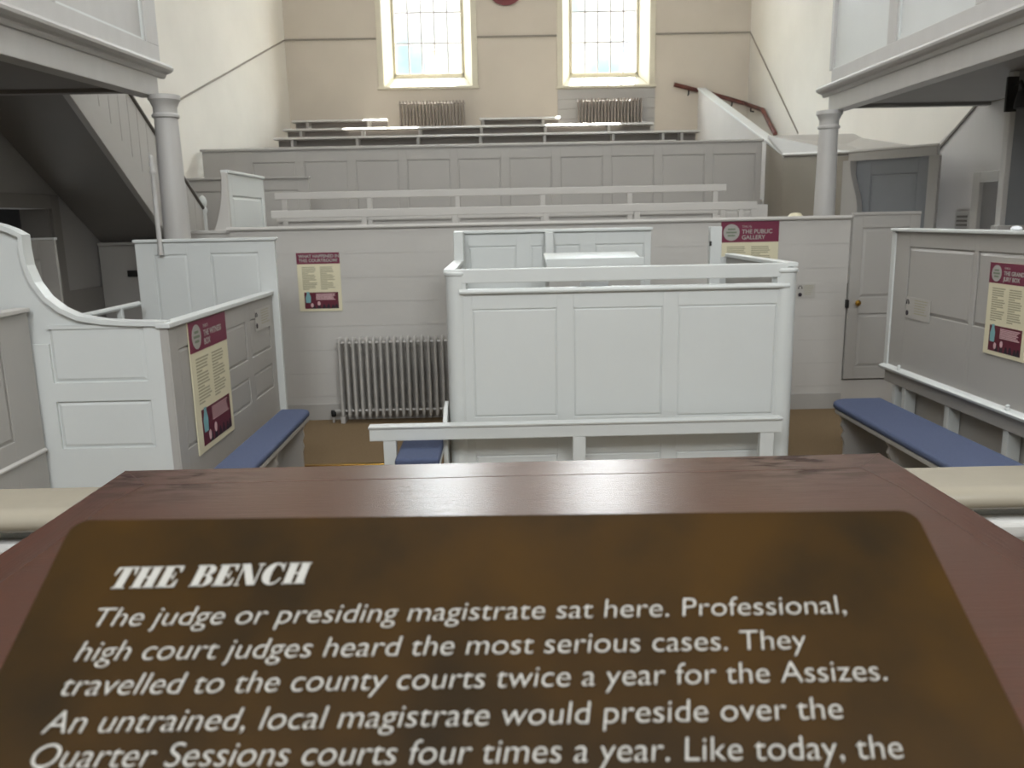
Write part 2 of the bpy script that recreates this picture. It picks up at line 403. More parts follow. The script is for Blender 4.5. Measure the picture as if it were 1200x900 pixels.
# ------------------------------------------------------------------ posters
def text_mesh(s, size, shear=0, align='LEFT', bold=0):
    cu = bpy.data.curves.new('t', 'FONT'); cu.body = s; cu.size = size; cu.shear = shear; cu.align_x = align; cu.offset = bold; cu.extrude = .0006
    o = bpy.data.objects.new('t', cu); C.objects.link(o); bpy.context.view_layer.update()
    dg = bpy.context.evaluated_depsgraph_get(); me = bpy.data.meshes.new_from_object(o.evaluated_get(dg))
    bpy.data.objects.remove(o); return me
def text(s, size, m, parent, loc, name='lettering', width=None, shear=0, bold=0, rot=(PI / 2, 0, 0), height=None):
    me = text_mesh(s, size, shear, bold=bold); me.materials.clear(); me.materials.append(m)
    o = bpy.data.objects.new(name, me); C.objects.link(o); o.parent = parent; o.location = loc; o.rotation_euler = rot
    if width:
        xs_ = [v.co.x for v in me.vertices]; k = width / (max(xs_) - min(xs_)); o.scale = (k, height or k, 1)
    return o

def poster(loc, rz, w, h, label, title, small, head_frac, circle=True, group='maroon and cream information boards'):
    r = thing('information_poster', label, 'poster', loc, rz, group)
    MB().box(0, w, -.008, 0, 0, h).build('board', CREAM, r)
    hd = h * head_frac
    MB().box(0, w, -.0095, -.008, h - hd, h).build('header_band', MAROON, r)
    tx = .05 * w
    if circle:
        R_ = hd * .40; cx = w * .18; cz = h - hd * .52
        e = MB().lathe([(R_, 0), (R_, .0015)], n=32).build('emblem', INK, r); e.rotation_euler = (PI / 2, 0, 0); e.location = (cx, -.0095, cz)
        q = MB()
        for k in range(3): ln = R_ * (.9, 1.3, .9)[k]; q.box(-ln / 2, ln / 2, -.0015, -.0009, (k - 1) * R_ * -.38 - R_ * .1, (k - 1) * R_ * -.38 + R_ * .1)
        qq = q.build('emblem_mark', EMBL, e); qq.matrix_parent_inverse = Matrix.Identity(4); qq.rotation_euler = (-PI / 2, 0, 0); qq.location = (0, 0, .0005)
        tx = w * .36
    n = len(title); lh = hd * (.25 if circle else .34)
    if small: text(small, lh * .62, INK, r, (tx, -.0097, h - hd * .30))
    for i, t in enumerate(title):
        text(t, lh * 1.12, INK, r, (tx, -.0097, h - hd * (.58 if circle else .44) - i * lh * 1.12), bold=.0012)
    tb = MB(); z = h - hd - h * .05; rows = 15; bot = h * .36
    dz = (z - bot) / rows
    for i in range(rows):
        for c0 in (.11, .53):
            L = .34 * w * random.uniform(.82, 1) * (.5 if i in (4, 9, 14) else 1)
            tb.box(c0 * w, c0 * w + L, -.0088, -.008, z - i * dz - dz * .55, z - i * dz)
    tb.build('body_text', GREYINK, r)
    b0, b1, bx0, bx1 = h * .045, h * .325, w * .13, w * .92
    MB().box(bx0, bx1, -.0095, -.008, b0, b1).build('picture_band', MAROOND, r)
    q = MB()
    for i in range(7): q.box(w * .40, w * (.40 + random.uniform(.40, .48)), -.0101, -.0095, b1 - (i + 1) * .016 * h - .01, b1 - (i + 1) * .016 * h - .004)
    q.build('caption_text', PINK, r)
    for i, (fx, fh) in enumerate(((.34, .075), (.46, .085), (.58, .07), (.68, .08), (.79, .065), (.87, .075))):
        x = fx * w; q = MB(); q.ext([(x - .045 * w, b0), (x + .045 * w, b0), (x + .03 * w, b0 + fh * h * .65), (x - .03 * w, b0 + fh * h * .65)], 'y', -.0101, -.0095)
        q.ext([(x + .022 * w * math.cos(a * PI / 5), b0 + fh * h * .78 + .022 * w * math.sin(a * PI / 5)) for a in range(10)], 'y', -.0101, -.0095)
        q.build('printed_figure', DKINK, r)
    for x, zz in ((.46, .09), (.30, .06)):
        q = MB().ext([(x * w + .035 * w * math.cos(a * PI / 6), b0 + zz * h + .05 * w * math.sin(a * PI / 6)) for a in range(12)], 'y', -.0104, -.0101)
        q.build('printed_figure', PINK, r)
    x = .22 * w
    q = MB().ext([(x - .055 * w, b0 + .1 * h), (x + .05 * w, b0 + .1 * h), (x + .06 * w, b0 + .2 * h), (x + .03 * w, b0 + .26 * h), (x + .035 * w, b1 + .01 * h), (x - .035 * w, b1 + .01 * h), (x - .03 * w, b0 + .26 * h), (x - .065 * w, b0 + .19 * h)], 'y', -.0103, -.0095)
    q.build('printed_figure', TEAL, r)
    return r
a = at(352, 365, y=YP); b = at(397, 295.5, y=YP)
poster((-1.99, YP - .001, a.z), 0, .42, b.z - a.z, 'small maroon and cream poster above the long radiator', ['WHAT HAPPENED IN', 'THIS COURTROOM?'], None, .19, circle=False)
a = at(845, 260, y=YP); b = at(913, 260, y=YP)
poster((a.x, YP - .001, a.z - .8), 0, b.x - a.x, .80, 'maroon and cream poster behind the white dock, headed public gallery', ['THE PUBLIC', 'GALLERY'], 'THIS IS', .25)

# ------------------------------------------------------------------ radiators
def radiator(name, label, loc, w, h, n, m, depth=.14, sup=True):
    r = thing(name, label, 'radiator', loc, 0)
    p = w / n; first = None
    for i in range(n):
        x = (i + .5) * p
        if first is None:
            rr = p * .23; s = MB()
            for yy in (-depth * .40, -depth * .13, depth * .13, depth * .40):
                s.tube([(0, yy, .0), (0, yy, .02), (0, yy, .05), (0, yy, h - .05), (0, yy, h - .02), (0, yy, h)], [rr * .5, rr * 1.15, rr, rr, rr * 1.15, rr * .5], 10)
            for zz in (.06, h - .06): s.tube([(0, -depth * .40, zz), (0, depth * .40, zz)], rr * 1.1, 8)
            for zz in (.055, h - .055): s.tube([(-p / 2, 0, zz), (p / 2, 0, zz)], rr * .9, 8)
            first = s.build('column_section', m, r, smooth=True); first.location = (x, 0, .06)
        else:
            c = first.copy(); C.objects.link(c); c.location = (x, 0, .06)
    for x in (.5 * p, w - .5 * p): MB().box(x - p * .33, x + p * .33, -depth / 2, depth / 2, 0, .065).build('foot', m, r, .006)
    v = MB().tube([(-.07, 0, 0), (-.07, 0, .10), (-.06, 0, .115), (0, 0, .12)], .013, 8).build('pipe', m, r, smooth=True)
    MB().lathe([(.02, 0), (.026, .01), (.026, .05), (.02, .065)], -.07, 0, 12, .06).build('valve', BLACK, r, smooth=True)
    return r
a = at(400, 496, y=YP - .13); b = at(524, 393, y=YP - .13)
radiator('radiator', 'long grey column radiator against the partition, beside the white dock', (a.x, YP - .13, 0), b.x - a.x + .05, b.z - .06, 17, RAD)
for pxs, lab in (((467, 545, 119), 'brown-grey radiator under the window with the chimney view'), ((676, 753, 116), 'brown-grey radiator in the boarded recess under the right window')):
    a = at(pxs[0], pxs[2], y=YF - .26); b = at(pxs[1], pxs[2], y=YF - .26); zz = a.z
    radiator('radiator', lab, (a.x, YF - .26, 3.05), b.x - a.x, zz - 3.11, 20, RADB, .16)
# boarded apron behind the right radiator
ap = MB(); za = 3.05
for i in range(8): ap.box(1.32, 3.42, YF - .03, YF, za + i * .205, za + (i + 1) * .205 - .006)
struct(ap.build('trim_6', GREYD))
# plaque between the windows
pz = at(590, 5, y=YF - .06)
pr_ = MB().lathe([(.02, 0), (.36, 0), (.40, .02), (.40, .05), (.33, .06), (.30, .045), (.02, .06)], n=32)
o = pr_.build('wall_plaque', PLINTH, smooth=True); o.rotation_euler = (PI / 2, 0, 0); o.location = (pz.x + .05, YF, pz.z + .38)
tag(o, 'round dark red plaque on the far wall between the windows', 'plaque')

# ------------------------------------------------------------------ public gallery joinery
r = thing('gallery_panelling', 'long grey panelled front below the raked benches', 'panelling', (-4.66, 13.4, 1.5))
w = 4.2 + 4.66; h = at(560, 172, y=13.4).z - 1.5
fl = []
pitch = at(537, 200, y=13.4).x - at(477, 200, y=13.4).x
x = at(477, 200, y=13.4).x + 4.66
while x - pitch > .08: x -= pitch
while x + pitch * .86 < w - .05: fl.append((x, x + pitch * .84, .45, h - .18)); x += pitch
mb = MB(); frame_mesh(mb, 0, w, 0, h, fl, 0, .018, .06); mb.build('panel_frame', GREYD, r, .003)
panels(r, fl, GREYD, .018, .012, .02)
MB().box(-.02, w + .02, -.03, .09, h, h + .035).build('cap', GREYD, r, .006)
# lower panelled screen at its left end
r = thing('panelled_screen', 'low grey panelled screen by the stair newel, left of the curved bench end', 'panelling', (-4.72, 12.3, .4))
h = at(250, 211, y=12.3).z - .4
fl = [(.2, .9, .9, h - .16), (1.1, 1.8, .9, h - .16)]
mb = MB(); frame_mesh(mb, 0, 1.95, 0, h, fl, 0, .018, .05); mb.build('panel_frame', GREYD, r, .003); panels(r, fl, GREYD, .018, .012, .02)
MB().box(-.0, 1.97, -.03, .08, h, h + .03).build('cap', GREYD, r, .005)

def open_bench(label, y, xa, xb, zfloor, ztop, postx, group, zmid):
    r = thing('public_bench', label, 'bench', (xa, y, zfloor), 0, group)
    w = xb - xa; H = ztop - zfloor
    MB().box(0, w, -.025, .025, H - .085, H).build('top_rail', PAINT, r, .006)
    MB().box(0, w - .1, -.024, .024, zmid - zfloor - .05, zmid - zfloor + .03).build('lower_rail', PAINT, r, .005)
    for px_ in postx: MB().box(px_ - xa - .03, px_ - xa + .03, -.02, .02, 0, H - .08).build('post', PAINT, r, .004)
    MB().box(.02, w - .12, .045, .06, .48, zmid - zfloor - .09).build('back_board', GREYD, r)
    MB().box(0, w, .03, .40, .42, .46).build('seat', PAINT, r, .006)
    MB().box(.02, w - .12, -.0, .012, .05, .36).build('kick_board', GREYD, r)
    for px_ in (xa + .2, (xa + xb) / 2, xb - .2): MB().box(px_ - xa - .02, px_ - xa + .02, .04, .36, 0, .42).build('seat_support', PAINT, r, .004)
    return r
yA, yB = 10.6, 9.3
g = 'open-backed benches behind the partition'
ta = at(585, 221, y=yA); tb_ = at(604, 241.5, y=yB)
open_bench('open-backed grey bench, second row behind the partition', yA, at(322, 225, y=yA).x, at(851, 218, y=yA).x, 1.5, ta.z, [at(p, 235, y=yA).x for p in (333, 433, 536, 636, 738, 838)], g, 2.04)
open_bench('open-backed grey bench nearest the partition cap', yB, at(318, 249, y=yB).x, at(887, 237, y=yB).x, 1.25, tb_.z, [at(p, 255, y=yB).x for p in (427, 533, 640, 746, 868)], g, 1.78)
# small return panel at the right end of the nearer bench
r = thing('bench_end_screen', 'small grey panel at the right end of the open-backed benches', 'panelling', (at(845, 245, y=9.75).x, 9.75, 1.25))
h = at(870, 240, y=9.75).z - 1.25
fl = [(.05, .36, .3, h - .06)]
mb = MB(); frame_mesh(mb, 0, .55, 0, h, fl, 0, .012, .03); mb.build('panel_frame', PAINT, r, .003); panels(r, fl, PAINT, .012, .006, .02)

# curved bench end on the left
XO = -2.66
r = thing('curved_bench_end', 'tall pale bench end with sweeping curved front, left of the open-backed benches', 'bench end', (XO, 8.32, 1.25))
z1 = at(284, 205, x=XO).z - 1.25; z2 = at(319, 212, x=XO).z - 1.25
sh = 9.55 - 8.32
fl = [(.10, sh - .10, .25, z1 - .22)]
mb = MB(); frame_mesh(mb, 0, sh, 0, min(z1, z2), fl, 0, .012, .05); b_ = mb.build('panel_frame', PALE, r, .003); b_.rotation_euler = (0, 0, PI / 2)
pn = MB().chamfer(.106, sh - .106, .256, z1 - .226, .013, .004, .03).build('panel', PALE, r); pn.rotation_euler = (0, 0, PI / 2)
c_ = MB().box(-.02, sh + .02, -.015, .065, min(z1, z2), min(z1, z2) + .03).build('cap', PALE, r, .006); c_.rotation_euler = (0, 0, PI / 2)
sw = MB(); prof = []
for k in range(9):
    t = k / 8; prof.append((-.05 - .12 * (1 - t) ** 2.2, .64 + t * (z1 - .64)))
sw.ext([(0, .5), (0, z1)] + prof[::-1] + [(-.19, .5)], 'y', -.05, .0)
sw.build('curved_front', PAINT, r, .004)

# raked benches below the windows
def tier(label, y, x0, x1, zf, zt, ups, group):
    r = thing('raked_bench', label, 'bench', (x0, y, zf), 0, group)
    w = x1 - x0; H = zt - zf
    MB().ext([(-.11, H - .045), (-.11, H - .038), (-.06, H), (.10, H), (.10, H - .045)], 'x', 0, w).build('book_ledge', GREYD, r)
    MB().box(.02, w - .02, .16, .18, .1, H - .03).build('back_board', TIERD, r)
    for u in ups: MB().box(u - x0 - .025, u - x0 + .025, -.09, .16, .1, H - .03).build('upright', GREYD, r, .004)
    MB().box(0, w, .09, .46, .42, .46).build('seat', TIERD, r, .005)
    for u in (0.1, w / 2, w - .1): MB().box(u - .025, u + .025, .10, .42, 0, .42).build('seat_support', GREYD, r)
    MB().box(0, w, .0, .09, 0, .1).build('plinth', GREYD, r)
    return r
g = 'raked benches under the far windows'
ROWS = [(14.4, 311, 791, 172.5, 165, 2.2, (331, 400, 470, 540, 610, 680, 745, 775), 'lowest raked grey bench just above the panelled front'),
        (15.3, 322, 819, 161, 153, 2.5, (343, 419, 490, 563, 638, 718, 776, 798), 'second raked grey bench up from the panelled front'),
        (16.2, 333, 765, 151, 144, 2.8, (353, 425, 492, 564, 639, 713), 'long raked grey bench crossed by sunlight, below both radiators'),
        (17.1, 343, 454, 141.5, 139.5, 3.05, (361, 432), 'short top-row grey bench left of the radiator'),
        (17.1, 562, 656, 138.5, 137, 3.05, (566, 636), 'short top-row grey bench between the two radiators')]
for y, a0, a1, t0, t1, zf, ups, lab in ROWS:
    p = at(a0, t0, y=y); q = at(a1, t1, y=y)
    tier(lab, y, max(p.x, xl(y) + .03), q.x, zf, (p.z + q.z) / 2, [at(u, (t0 + t1) / 2, y=y).x for u in ups], g)

# stair wall along the right side, sloping cap
XS = 4.28
r = thing('stair_wall', 'sloping plastered stair wall with white cap, right of the raked benches', 'stair wall', (XS, 0, 0))
A = at(814, 101, x=XS); B = at(919, 183, x=XS)
ya = min(A.y, YF - .35)
za = B.z + (A.z - B.z) * (ya - B.y) / (A.y - B.y)
MB().ext([(B.y, .4), (B.y, B.z), (ya, za), (ya, .4)], 'x', 0, .12).build('wall_body', PLASTERG, r)
cpz = .03
MB().ext([(B.y - .02, B.z - .005), (B.y - .02, B.z + cpz), (ya + .01, za + cpz), (ya + .01, za - .005)], 'x', -.02, .16).build('sloping_cap', PALE, r, .006)
# boarded lobby with a door on the right
r = thing('entrance_lobby', 'grey boarded entrance lobby with sloping roof and slate-grey door, right of the column', 'lobby', (0, 0, 0))
p1 = Vector((4.40, B.y, B.z)); p2 = at(996, 180, y=10.94); p3 = at(1100, 172, y=10.07)
fr = MB()
def vwall(mb, a, b, z0, za_, zb_, t=.05):
    d_ = Vector((b.x - a.x, b.y - a.y, 0)).normalized(); n_ = Vector((-d_.y, d_.x, 0)) * t
    mb.prism([(a.x, a.y, z0), (b.x, b.y, z0), (b.x, b.y, zb_), (a.x, a.y, za_)], [(a.x + n_.x, a.y + n_.y, z0), (b.x + n_.x, b.y + n_.y, z0), (b.x + n_.x, b.y + n_.y, zb_), (a.x + n_.x, a.y + n_.y, za_)])
p0 = Vector((XS - .022, 13.39, 0)); pm_ = Vector((XS - .022, B.y - .045, 0))
zc_ = B.z + (A.z - B.z) * (13.39 - B.y) / (A.y - B.y)
fr.prism([(XS - .02, 13.39, .4), (XS - .02, B.y - .04, .4), (XS - .02, B.y - .04, B.z - .01), (XS - .02, 13.39, zc_ - .01)],
         [(XS - .001, 13.39, .4), (XS - .001, B.y - .04, .4), (XS - .001, B.y - .04, B.z - .01), (XS - .001, 13.39, zc_ - .01)])
p1 = Vector((XS - .02, B.y - .04, B.z))
vwall(fr, p1, p2, .4, p1.z, p2.z)
fr.build('side_boarding', LOBBY, r)
# door side: frame and door
d_ = (p3 - p2); L = Vector((d_.x, d_.y, 0)).length; ang = math.atan2(d_.y, d_.x)
def local(o): o.location = (p2.x, p2.y, 0); o.rotation_euler = (0, 0, ang); return o
dz0 = .4; H = p2.z
f = MB(); f.box(0, L, -.03, .04, H - .10, H); f.box(0, .10, -.03, .04, dz0, H - .10); f.box(L - .09, L + .03, -.03, .04, dz0, H - .10)
fo = local(f.build('door_frame', GREYD, r, .004))
lf = MB(); ff = [(.30, L - .22, dz0 + .2, dz0 + 1.0), (.30, L - .22, dz0 + 1.15, H - .28)]
frame_mesh(lf, .10, L - .09, dz0, H - .10, ff, .0, .012, .03); ld = local(lf.build('door', DOORG, r, .003))
for q in ff:
    pn = MB().chamfer(q[0] + .005, q[1] - .005, q[2] + .005, q[3] - .005, .013, .004, .02).build('door_panel', DOORG, ld)
sc = MB(); prof = []                              # shaped jamb, swelling out at the bottom
for k in range(9):
    t = k / 8; prof.append((.10 + .13 * (1 - math.cos(PI * min(1, t * 1.0))) / 2, H - .12 - t * .62))
sc.ext([(.0, dz0), (.0, H - .1), (.10, H - .1)] + prof + [(.23, dz0)], 'y', -.16, -.03)
local(sc.build('shaped_jamb', GREYD, r, .004))
F_ = at(1036, 174.4, x=xr(12.0)); D_ = at(1001, 156.5, x=xr(12.95)); E_ = at(900, 159, y=D_.y)
rf = MB(); pts = [(p1.x, p1.y, p1.z + .02), (p2.x, p2.y, p2.z + .02), (p3.x, p3.y, p3.z + .02), (F_.x, F_.y, F_.z), (D_.x, D_.y, D_.z), (E_.x, E_.y, E_.z)]
nlow = [(a_, b_2, c_2 - .05) for a_, b_2, c_2 in pts]
rf.prism(nlow, pts); rf.build('sloping_roof', GREYD, r)
ed = MB().tube([pts[0], pts[1], pts[2]], .025, 6).build('roof_edge', PAINT, r)
# dark handrail round the stair on the right
hp = [at(790, 99, y=YF - .07), at(830, 109, y=YF - .07), at(872, 121, y=YF - .08), at(880, 124, x=xr(18.1) - .07), at(894, 129, x=xr(17.4) - .07), at(901, 143, x=xr(17) - .07), at(908.5, 157, x=xr(16.7) - .07)]
r = thing('handrail', 'dark mahogany handrail on brackets turning the far right corner', 'handrail', tuple(hp[0]))
MB().tube([p - hp[0] for p in hp], .045, 10).build('rail', HANDR, r, smooth=True)
for px_, py_, pl in ((807, 104, ('y', YF)), (858, 117, ('y', YF)), (880, 124, ('x', xr(18.1)))):
    q = at(px_, py_, **{pl[0]: pl[1] - .07}) - hp[0]
    e = q + (Vector((0, .07, -.12)) if pl[0] == 'y' else Vector((.07, 0, -.12)))
    MB().tube([q, q + Vector((0, 0, -.11)), e], .016, 8).build('bracket', BLACK, r)

# ------------------------------------------------------------------ side galleries
def gallery(side, X, yend, zbot, ynear, znear, label):
    """balcony along a side wall: beam, cornice, panelled parapet, soffit. Local x runs away from the bench."""
    sl = math.atan2(zbot - znear, yend - ynear)
    y0 = 1.0; L = (yend - y0) / math.cos(sl)
    r = thing('side_gallery', label, 'balcony', (X, yend, zbot))
    r.rotation_euler = (0, 0, 0)
    s = side                                     # +1: hall lies towards +x
    def yz(y): return y - yend, (y - yend) * math.tan(sl)
    ys0, zs0 = yz(y0)
    def run(poly, ya=None, yb=0.0):
        a0, z0 = (ys0, zs0) if ya is None else (ya, ya * math.tan(sl))
        a1, z1 = yb, yb * math.tan(sl)
        return ([(s * u, a0, z0 + v) for u, v in poly], [(s * u, a1, z1 + v) for u, v in poly])
    MB().prism(*run([(0, 0), (0, .29), (-.16, .29), (-.16, 0)])).build('beam', GALLERY, r, .006)
    MB().prism(*run([(-.02, .18), (.015, .18), (.03, .20), (.035, .215), (.07, .225), (.10, .245), (.105, .27), (.09, .278), (.085, .292), (.03, .305), (-.02, .305)], yb=.14)).build('cornice', GALLERY, r, .004)
    return r, sl, run
XG = -3.07
pn_ = at(0, 63, x=XG)
rL, slL, runL = gallery(1, XG, 7.85, at(186, 114.5, y=7.85).z, pn_.y, pn_.z, 'grey panelled balcony on its column at the left of the room')
XH = 3.80
pn2 = at(1200, 57.4, x=XH)
rR, slR, runR = gallery(-1, XH, 9.75, at(972, 132, y=9.75).z, pn2.y, pn2.z, 'grey panelled balcony on its column at the right of the room')
def parapet(r, sl, s, X, yend, zb, fields, y_end_px, back, mf=GALLERY):
    """fields: ordered list of (ya,yb) world y of sunk panels; boarded between"""
    H0, H1 = .30, 1.4
    def P3(u, y, z): return (s * u, y - yend, (y - yend) * math.tan(sl) + z)
    def slab(mb, ya, yb, za, zb_, u0, u1):
        mb.prism([P3(u0, ya, za), P3(u1, ya, za), P3(u1, ya, zb_), P3(u0, ya, zb_)], [P3(u0, yb, za), P3(u1, yb, za), P3(u1, yb, zb_), P3(u0, yb, zb_)])
    f = MB(); y0 = 1.0; ye = y_end_px
    slab(f, y0, ye, H0, H1, -.075, -.045); slab(f, y0, ye, H0, H0 + .16, -.045, -.005); slab(f, y0, ye, H1 - .14, H1, -.045, -.005)
    edges = sorted(fields); prev = y0
    for ya, yb in edges:
        slab(f, prev, ya, H0 + .16, H1 - .14, -.045, -.005); prev = yb
    slab(f, prev, ye, H0 + .16, H1 - .14, -.045, -.005)
    slab(f, ye - .05, ye - .002, H0, H1, -.9, -.076)
    f.build('parapet_frame', GALLERY, r, .004)
    for ya, yb in edges:
        m = MB(); b = .02
        for (a, c, d, e) in ((ya, yb, H0 + .16, H0 + .16 + b), (ya, yb, H1 - .14 - b, H1 - .14), (ya, ya + b, H0 + .16, H1 - .14), (yb - b, yb, H0 + .16, H1 - .14)): slab(m, a, c, d, e, -.045, -.02)
        m.build('panel_moulding', PALE, r)
        m = MB(); slab(m, ya + b, yb - b, H0 + .16 + b, H1 - .14 - b, -.05, -.038); m.build('panel', mf, r)
    m = MB(); slab(m, y0, ye + .02, H1, H1 + .05, -.12, .03); m.build('top_rail', GALLERY, r, .006)
def gy(px, X): return at(px, 30, x=X).y
XGf = XG - .01
e_l = gy(187, XG)
fields = [(gy(75, XG) , gy(174, XG)), (gy(-30, XG), gy(62, XG))]
wd = fields[0][1] - fields[0][0]; gp = fields[0][0] - fields[1][1]; y = fields[1][0] - gp
while y - wd > 1.1: fields.append((y - wd, y)); y -= wd + gp
fields = [(a_ - .07, b_2 - .07) for a_, b_2 in fields]
parapet(rL, slL, 1, XG, 7.85, 0, fields, min(e_l, 7.97), -1)
e_r = gy(968, XH)
fields = [(gy(1040, XH), gy(974, XH)), (gy(1140, XH), gy(1050, XH)), (gy(1290, XH), gy(1156, XH))]
wd = fields[1][1] - fields[1][0]; y = fields[2][0] - .15
while y - wd > 1.1: fields.append((y - wd, y)); y -= wd + .15
parapet(rR, slR, -1, XH, 9.75, 0, fields, min(e_r, 9.72), 1, PALE)
def soffit(r, s, X, yend, sl, xw):
    y0 = 1.0; dy = y0 - yend; dz = dy * math.tan(sl)
    wall0, wall1 = xw(y0) - X, xw(yend) - X
    m = MB().prism([(-.15 * s, dy, dz + .08), (wall0 + .02 * s, dy, dz + .08), (wall0 + .02 * s, dy, dz + .3), (-.15 * s, dy, dz + .3)],
                   [(-.15 * s, 0, .08), (wall1 + .02 * s, 0, .08), (wall1 + .02 * s, 0, .3), (-.15 * s, 0, .3)])
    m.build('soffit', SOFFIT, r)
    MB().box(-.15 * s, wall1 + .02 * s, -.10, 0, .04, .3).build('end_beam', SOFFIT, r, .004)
soffit(rL, 1, XG, 7.85, slL, xl); soffit(rR, -1, XH, 9.75, slR, xr)

def column(label, x, y, z0, z1, r0, tp):
    r = thing('column', label, 'column', (x, y, z0), 0, 'turned columns carrying the balconies')
    h = z1 - z0
    sp = [(r0 * 1.12, .0), (r0 * 1.12, .25), (r0, .3)]
    for k in range(9): t = k / 8; sp.append((r0 * (1 - (1 - tp) * t ** 1.5), .3 + t * (h - .5)))
    MB().lathe(sp, n=32).build('shaft', GALLERY, r, smooth=True)
    q = r0 * tp
    MB().lathe([(q, h - .20), (q * 1.16, h - .19), (q * 1.18, h - .17), (q * 1.02, h - .155), (q * 1.02, h - .10), (q * 1.12, h - .085), (q * 1.25, h - .05), (q * 1.38, h - .04), (q * 1.38, h - .0)], n=32).build('capital', GALLERY, r, smooth=True)
    MB().box(-r0 * 1.35, r0 * 1.35, -r0 * 1.35, r0 * 1.35, 0, .14).build('plinth', GALLERY, r, .006)
a = at(191, 117, y=7.75)
column('grey turned column under the left balcony', a.x + .01, 7.75, 0, rL.location.z + .002, .132, .76)
a = at(972, 135, y=9.62)
column('grey turned column under the right balcony', a.x, 9.62, 1.25, rR.location.z + .002, .118, .88)

# ------------------------------------------------------------------ stair up to the left gallery
XT = -4.05
A = at(83, 120, x=XT); B = at(178, 255, x=XT); HA = at(157, 118, x=XT); HB = at(236, 241, x=XT)
k_ = (A.z - B.z) / (A.y - B.y)
def zs(y, off=0): return A.z + k_ * (y - A.y) + off
yT, yE = 7.90, HB.y + .05
kh = (HA.z - HB.z) / (HA.y - HB.y)
def zh(y): return HA.z + kh * (y - HA.y)
r = thing('gallery_stair', 'boarded grey stair rising to the left balcony behind the column', 'stair', (0, 0, 0))
yl = A.y + (.7 - A.z) / k_
str_ = MB().ext([(yT, zs(yT)), (yl, .7), (yl + .2, .7), (yl - .3, zs(yl - .3, .36)), (yT, zs(yT, .36))], 'x', XT - .03, XT + .04); str_.build('string_board', GREYD, r, .003)
bd = MB(); yy = yT; wdt = .22
while yy < yE - .01:
    y2 = min(yy + wdt, yE)
    bd.ext([(yy + .003, max(.7, zs(yy, .35))), (y2 - .003, max(.7, zs(y2, .35))), (y2 - .003, zh(y2) - .03), (yy + .003, zh(yy) - .03)], 'x', XT - .02, XT)
    yy = y2
bd.build('balustrade_boarding', GREYD, r)
un = MB()
un.prism([(XT - .03, yT, zs(yT) + .02), (xl(yT) + .01, yT, zs(yT) + .02), (xl(yT) + .01, yT, zs(yT, .2)), (XT - .03, yT, zs(yT, .2))],
         [(XT - .03, yl, .7), (xl(yl) + .01, yl, .7), (xl(yl) + .01, yl, .75), (XT - .03, yl, .75)])
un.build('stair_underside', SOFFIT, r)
tr_ = MB(); ns = 9
for i in range(ns):
    y = yl + .25 - i * (yl - yT) / ns; z = zs(y - .25, .24)
    tr_.box(xl(y) + .02, XT - .035, y - .3, y, z - .04, z)
tr_.build('treads', GREYD, r)
MB().tube([(XT - .01, yT - .0, zh(yT)), (XT - .01, yE, zh(yE))], .035, 10, .8).build('handrail', RAILD, r, smooth=True)
nw = MB().lathe([(.05, 0), (.05, .9), (.04, .93), (.04, 1.3), (.055, 1.33), (.05, 1.36), (.035, 1.38), (.05, 1.42), (.055, 1.46), (.04, 1.51), (.01, 1.54)], XT - .01, yE + .04, 16, 0)
n_o = nw.build('newel_post', PALE, r, smooth=True); n_o.location.z = HB.z - 1.40
# low partition beneath the stair and skirting
p = at(117, 285, x=xl(10.25)); r = thing('low_screen', 'low grey screen with a cap rail in the shadow under the left stair', 'panelling', (p.x + .02, 10.1, .7))
h = at(140, 284, y=10.1).z - .7
MB().box(0, 1.25, 0, .05, 0, h - .04).build('boarding', GREYD, r); MB().box(0, 1.25, -.03, .08, h - .04, h).build('cap', GREYD, r, .006)
q0 = at(149, 317, y=10.09); q1 = at(170, 324, y=10.09)
tag(MB().box(q0.x, q1.x, 10.086, 10.099, q1.z, q0.z).build('door_sign', BLACK, None, .002), 'small black sign on the low screen behind the witness box', 'sign')
# doorway in the left wall
dr = thing('door_2', 'dark open doorway with moulded frame in the left wall', 'door', (0, 0, 0)); dr['kind'] = 'structure'
f = MB(); t = .15
for ya_, yb_, za_, zb_ in ((YD1, YD1 + t, .4, ZD + t), (YD0 - t, YD0, .4, ZD + t), (YD0, YD1, ZD, ZD + t)):
    f.ext([(xl(ya_), ya_), (xl(yb_), yb_), (xl(yb_) + .04, yb_), (xl(ya_) + .04, ya_)], 'z', za_, zb_)
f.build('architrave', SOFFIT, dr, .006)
f = MB()
for ya_, yb_ in ((YD1 - .03, YD1), (YD0, YD0 + .03)): f.ext([(xl(ya_) - .3, ya_), (xl(yb_) - .3, yb_), (xl(yb_), yb_), (xl(ya_), ya_)], 'z', .4, ZD)
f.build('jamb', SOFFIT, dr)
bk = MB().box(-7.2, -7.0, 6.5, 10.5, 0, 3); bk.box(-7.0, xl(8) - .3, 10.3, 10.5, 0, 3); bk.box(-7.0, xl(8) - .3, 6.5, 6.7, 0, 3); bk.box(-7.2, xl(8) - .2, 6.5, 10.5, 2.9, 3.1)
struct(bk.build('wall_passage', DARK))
sk = MB().ext([(xl(YD1 + t), YD1 + t), (xl(10.25), 10.25), (xl(10.25) + .025, 10.25), (xl(YD1 + t) + .025, YD1 + t)], 'z', .4, at(100, 338, x=xl(9.7)).z)
struct(sk.build('baseboard_left', SOFFIT))
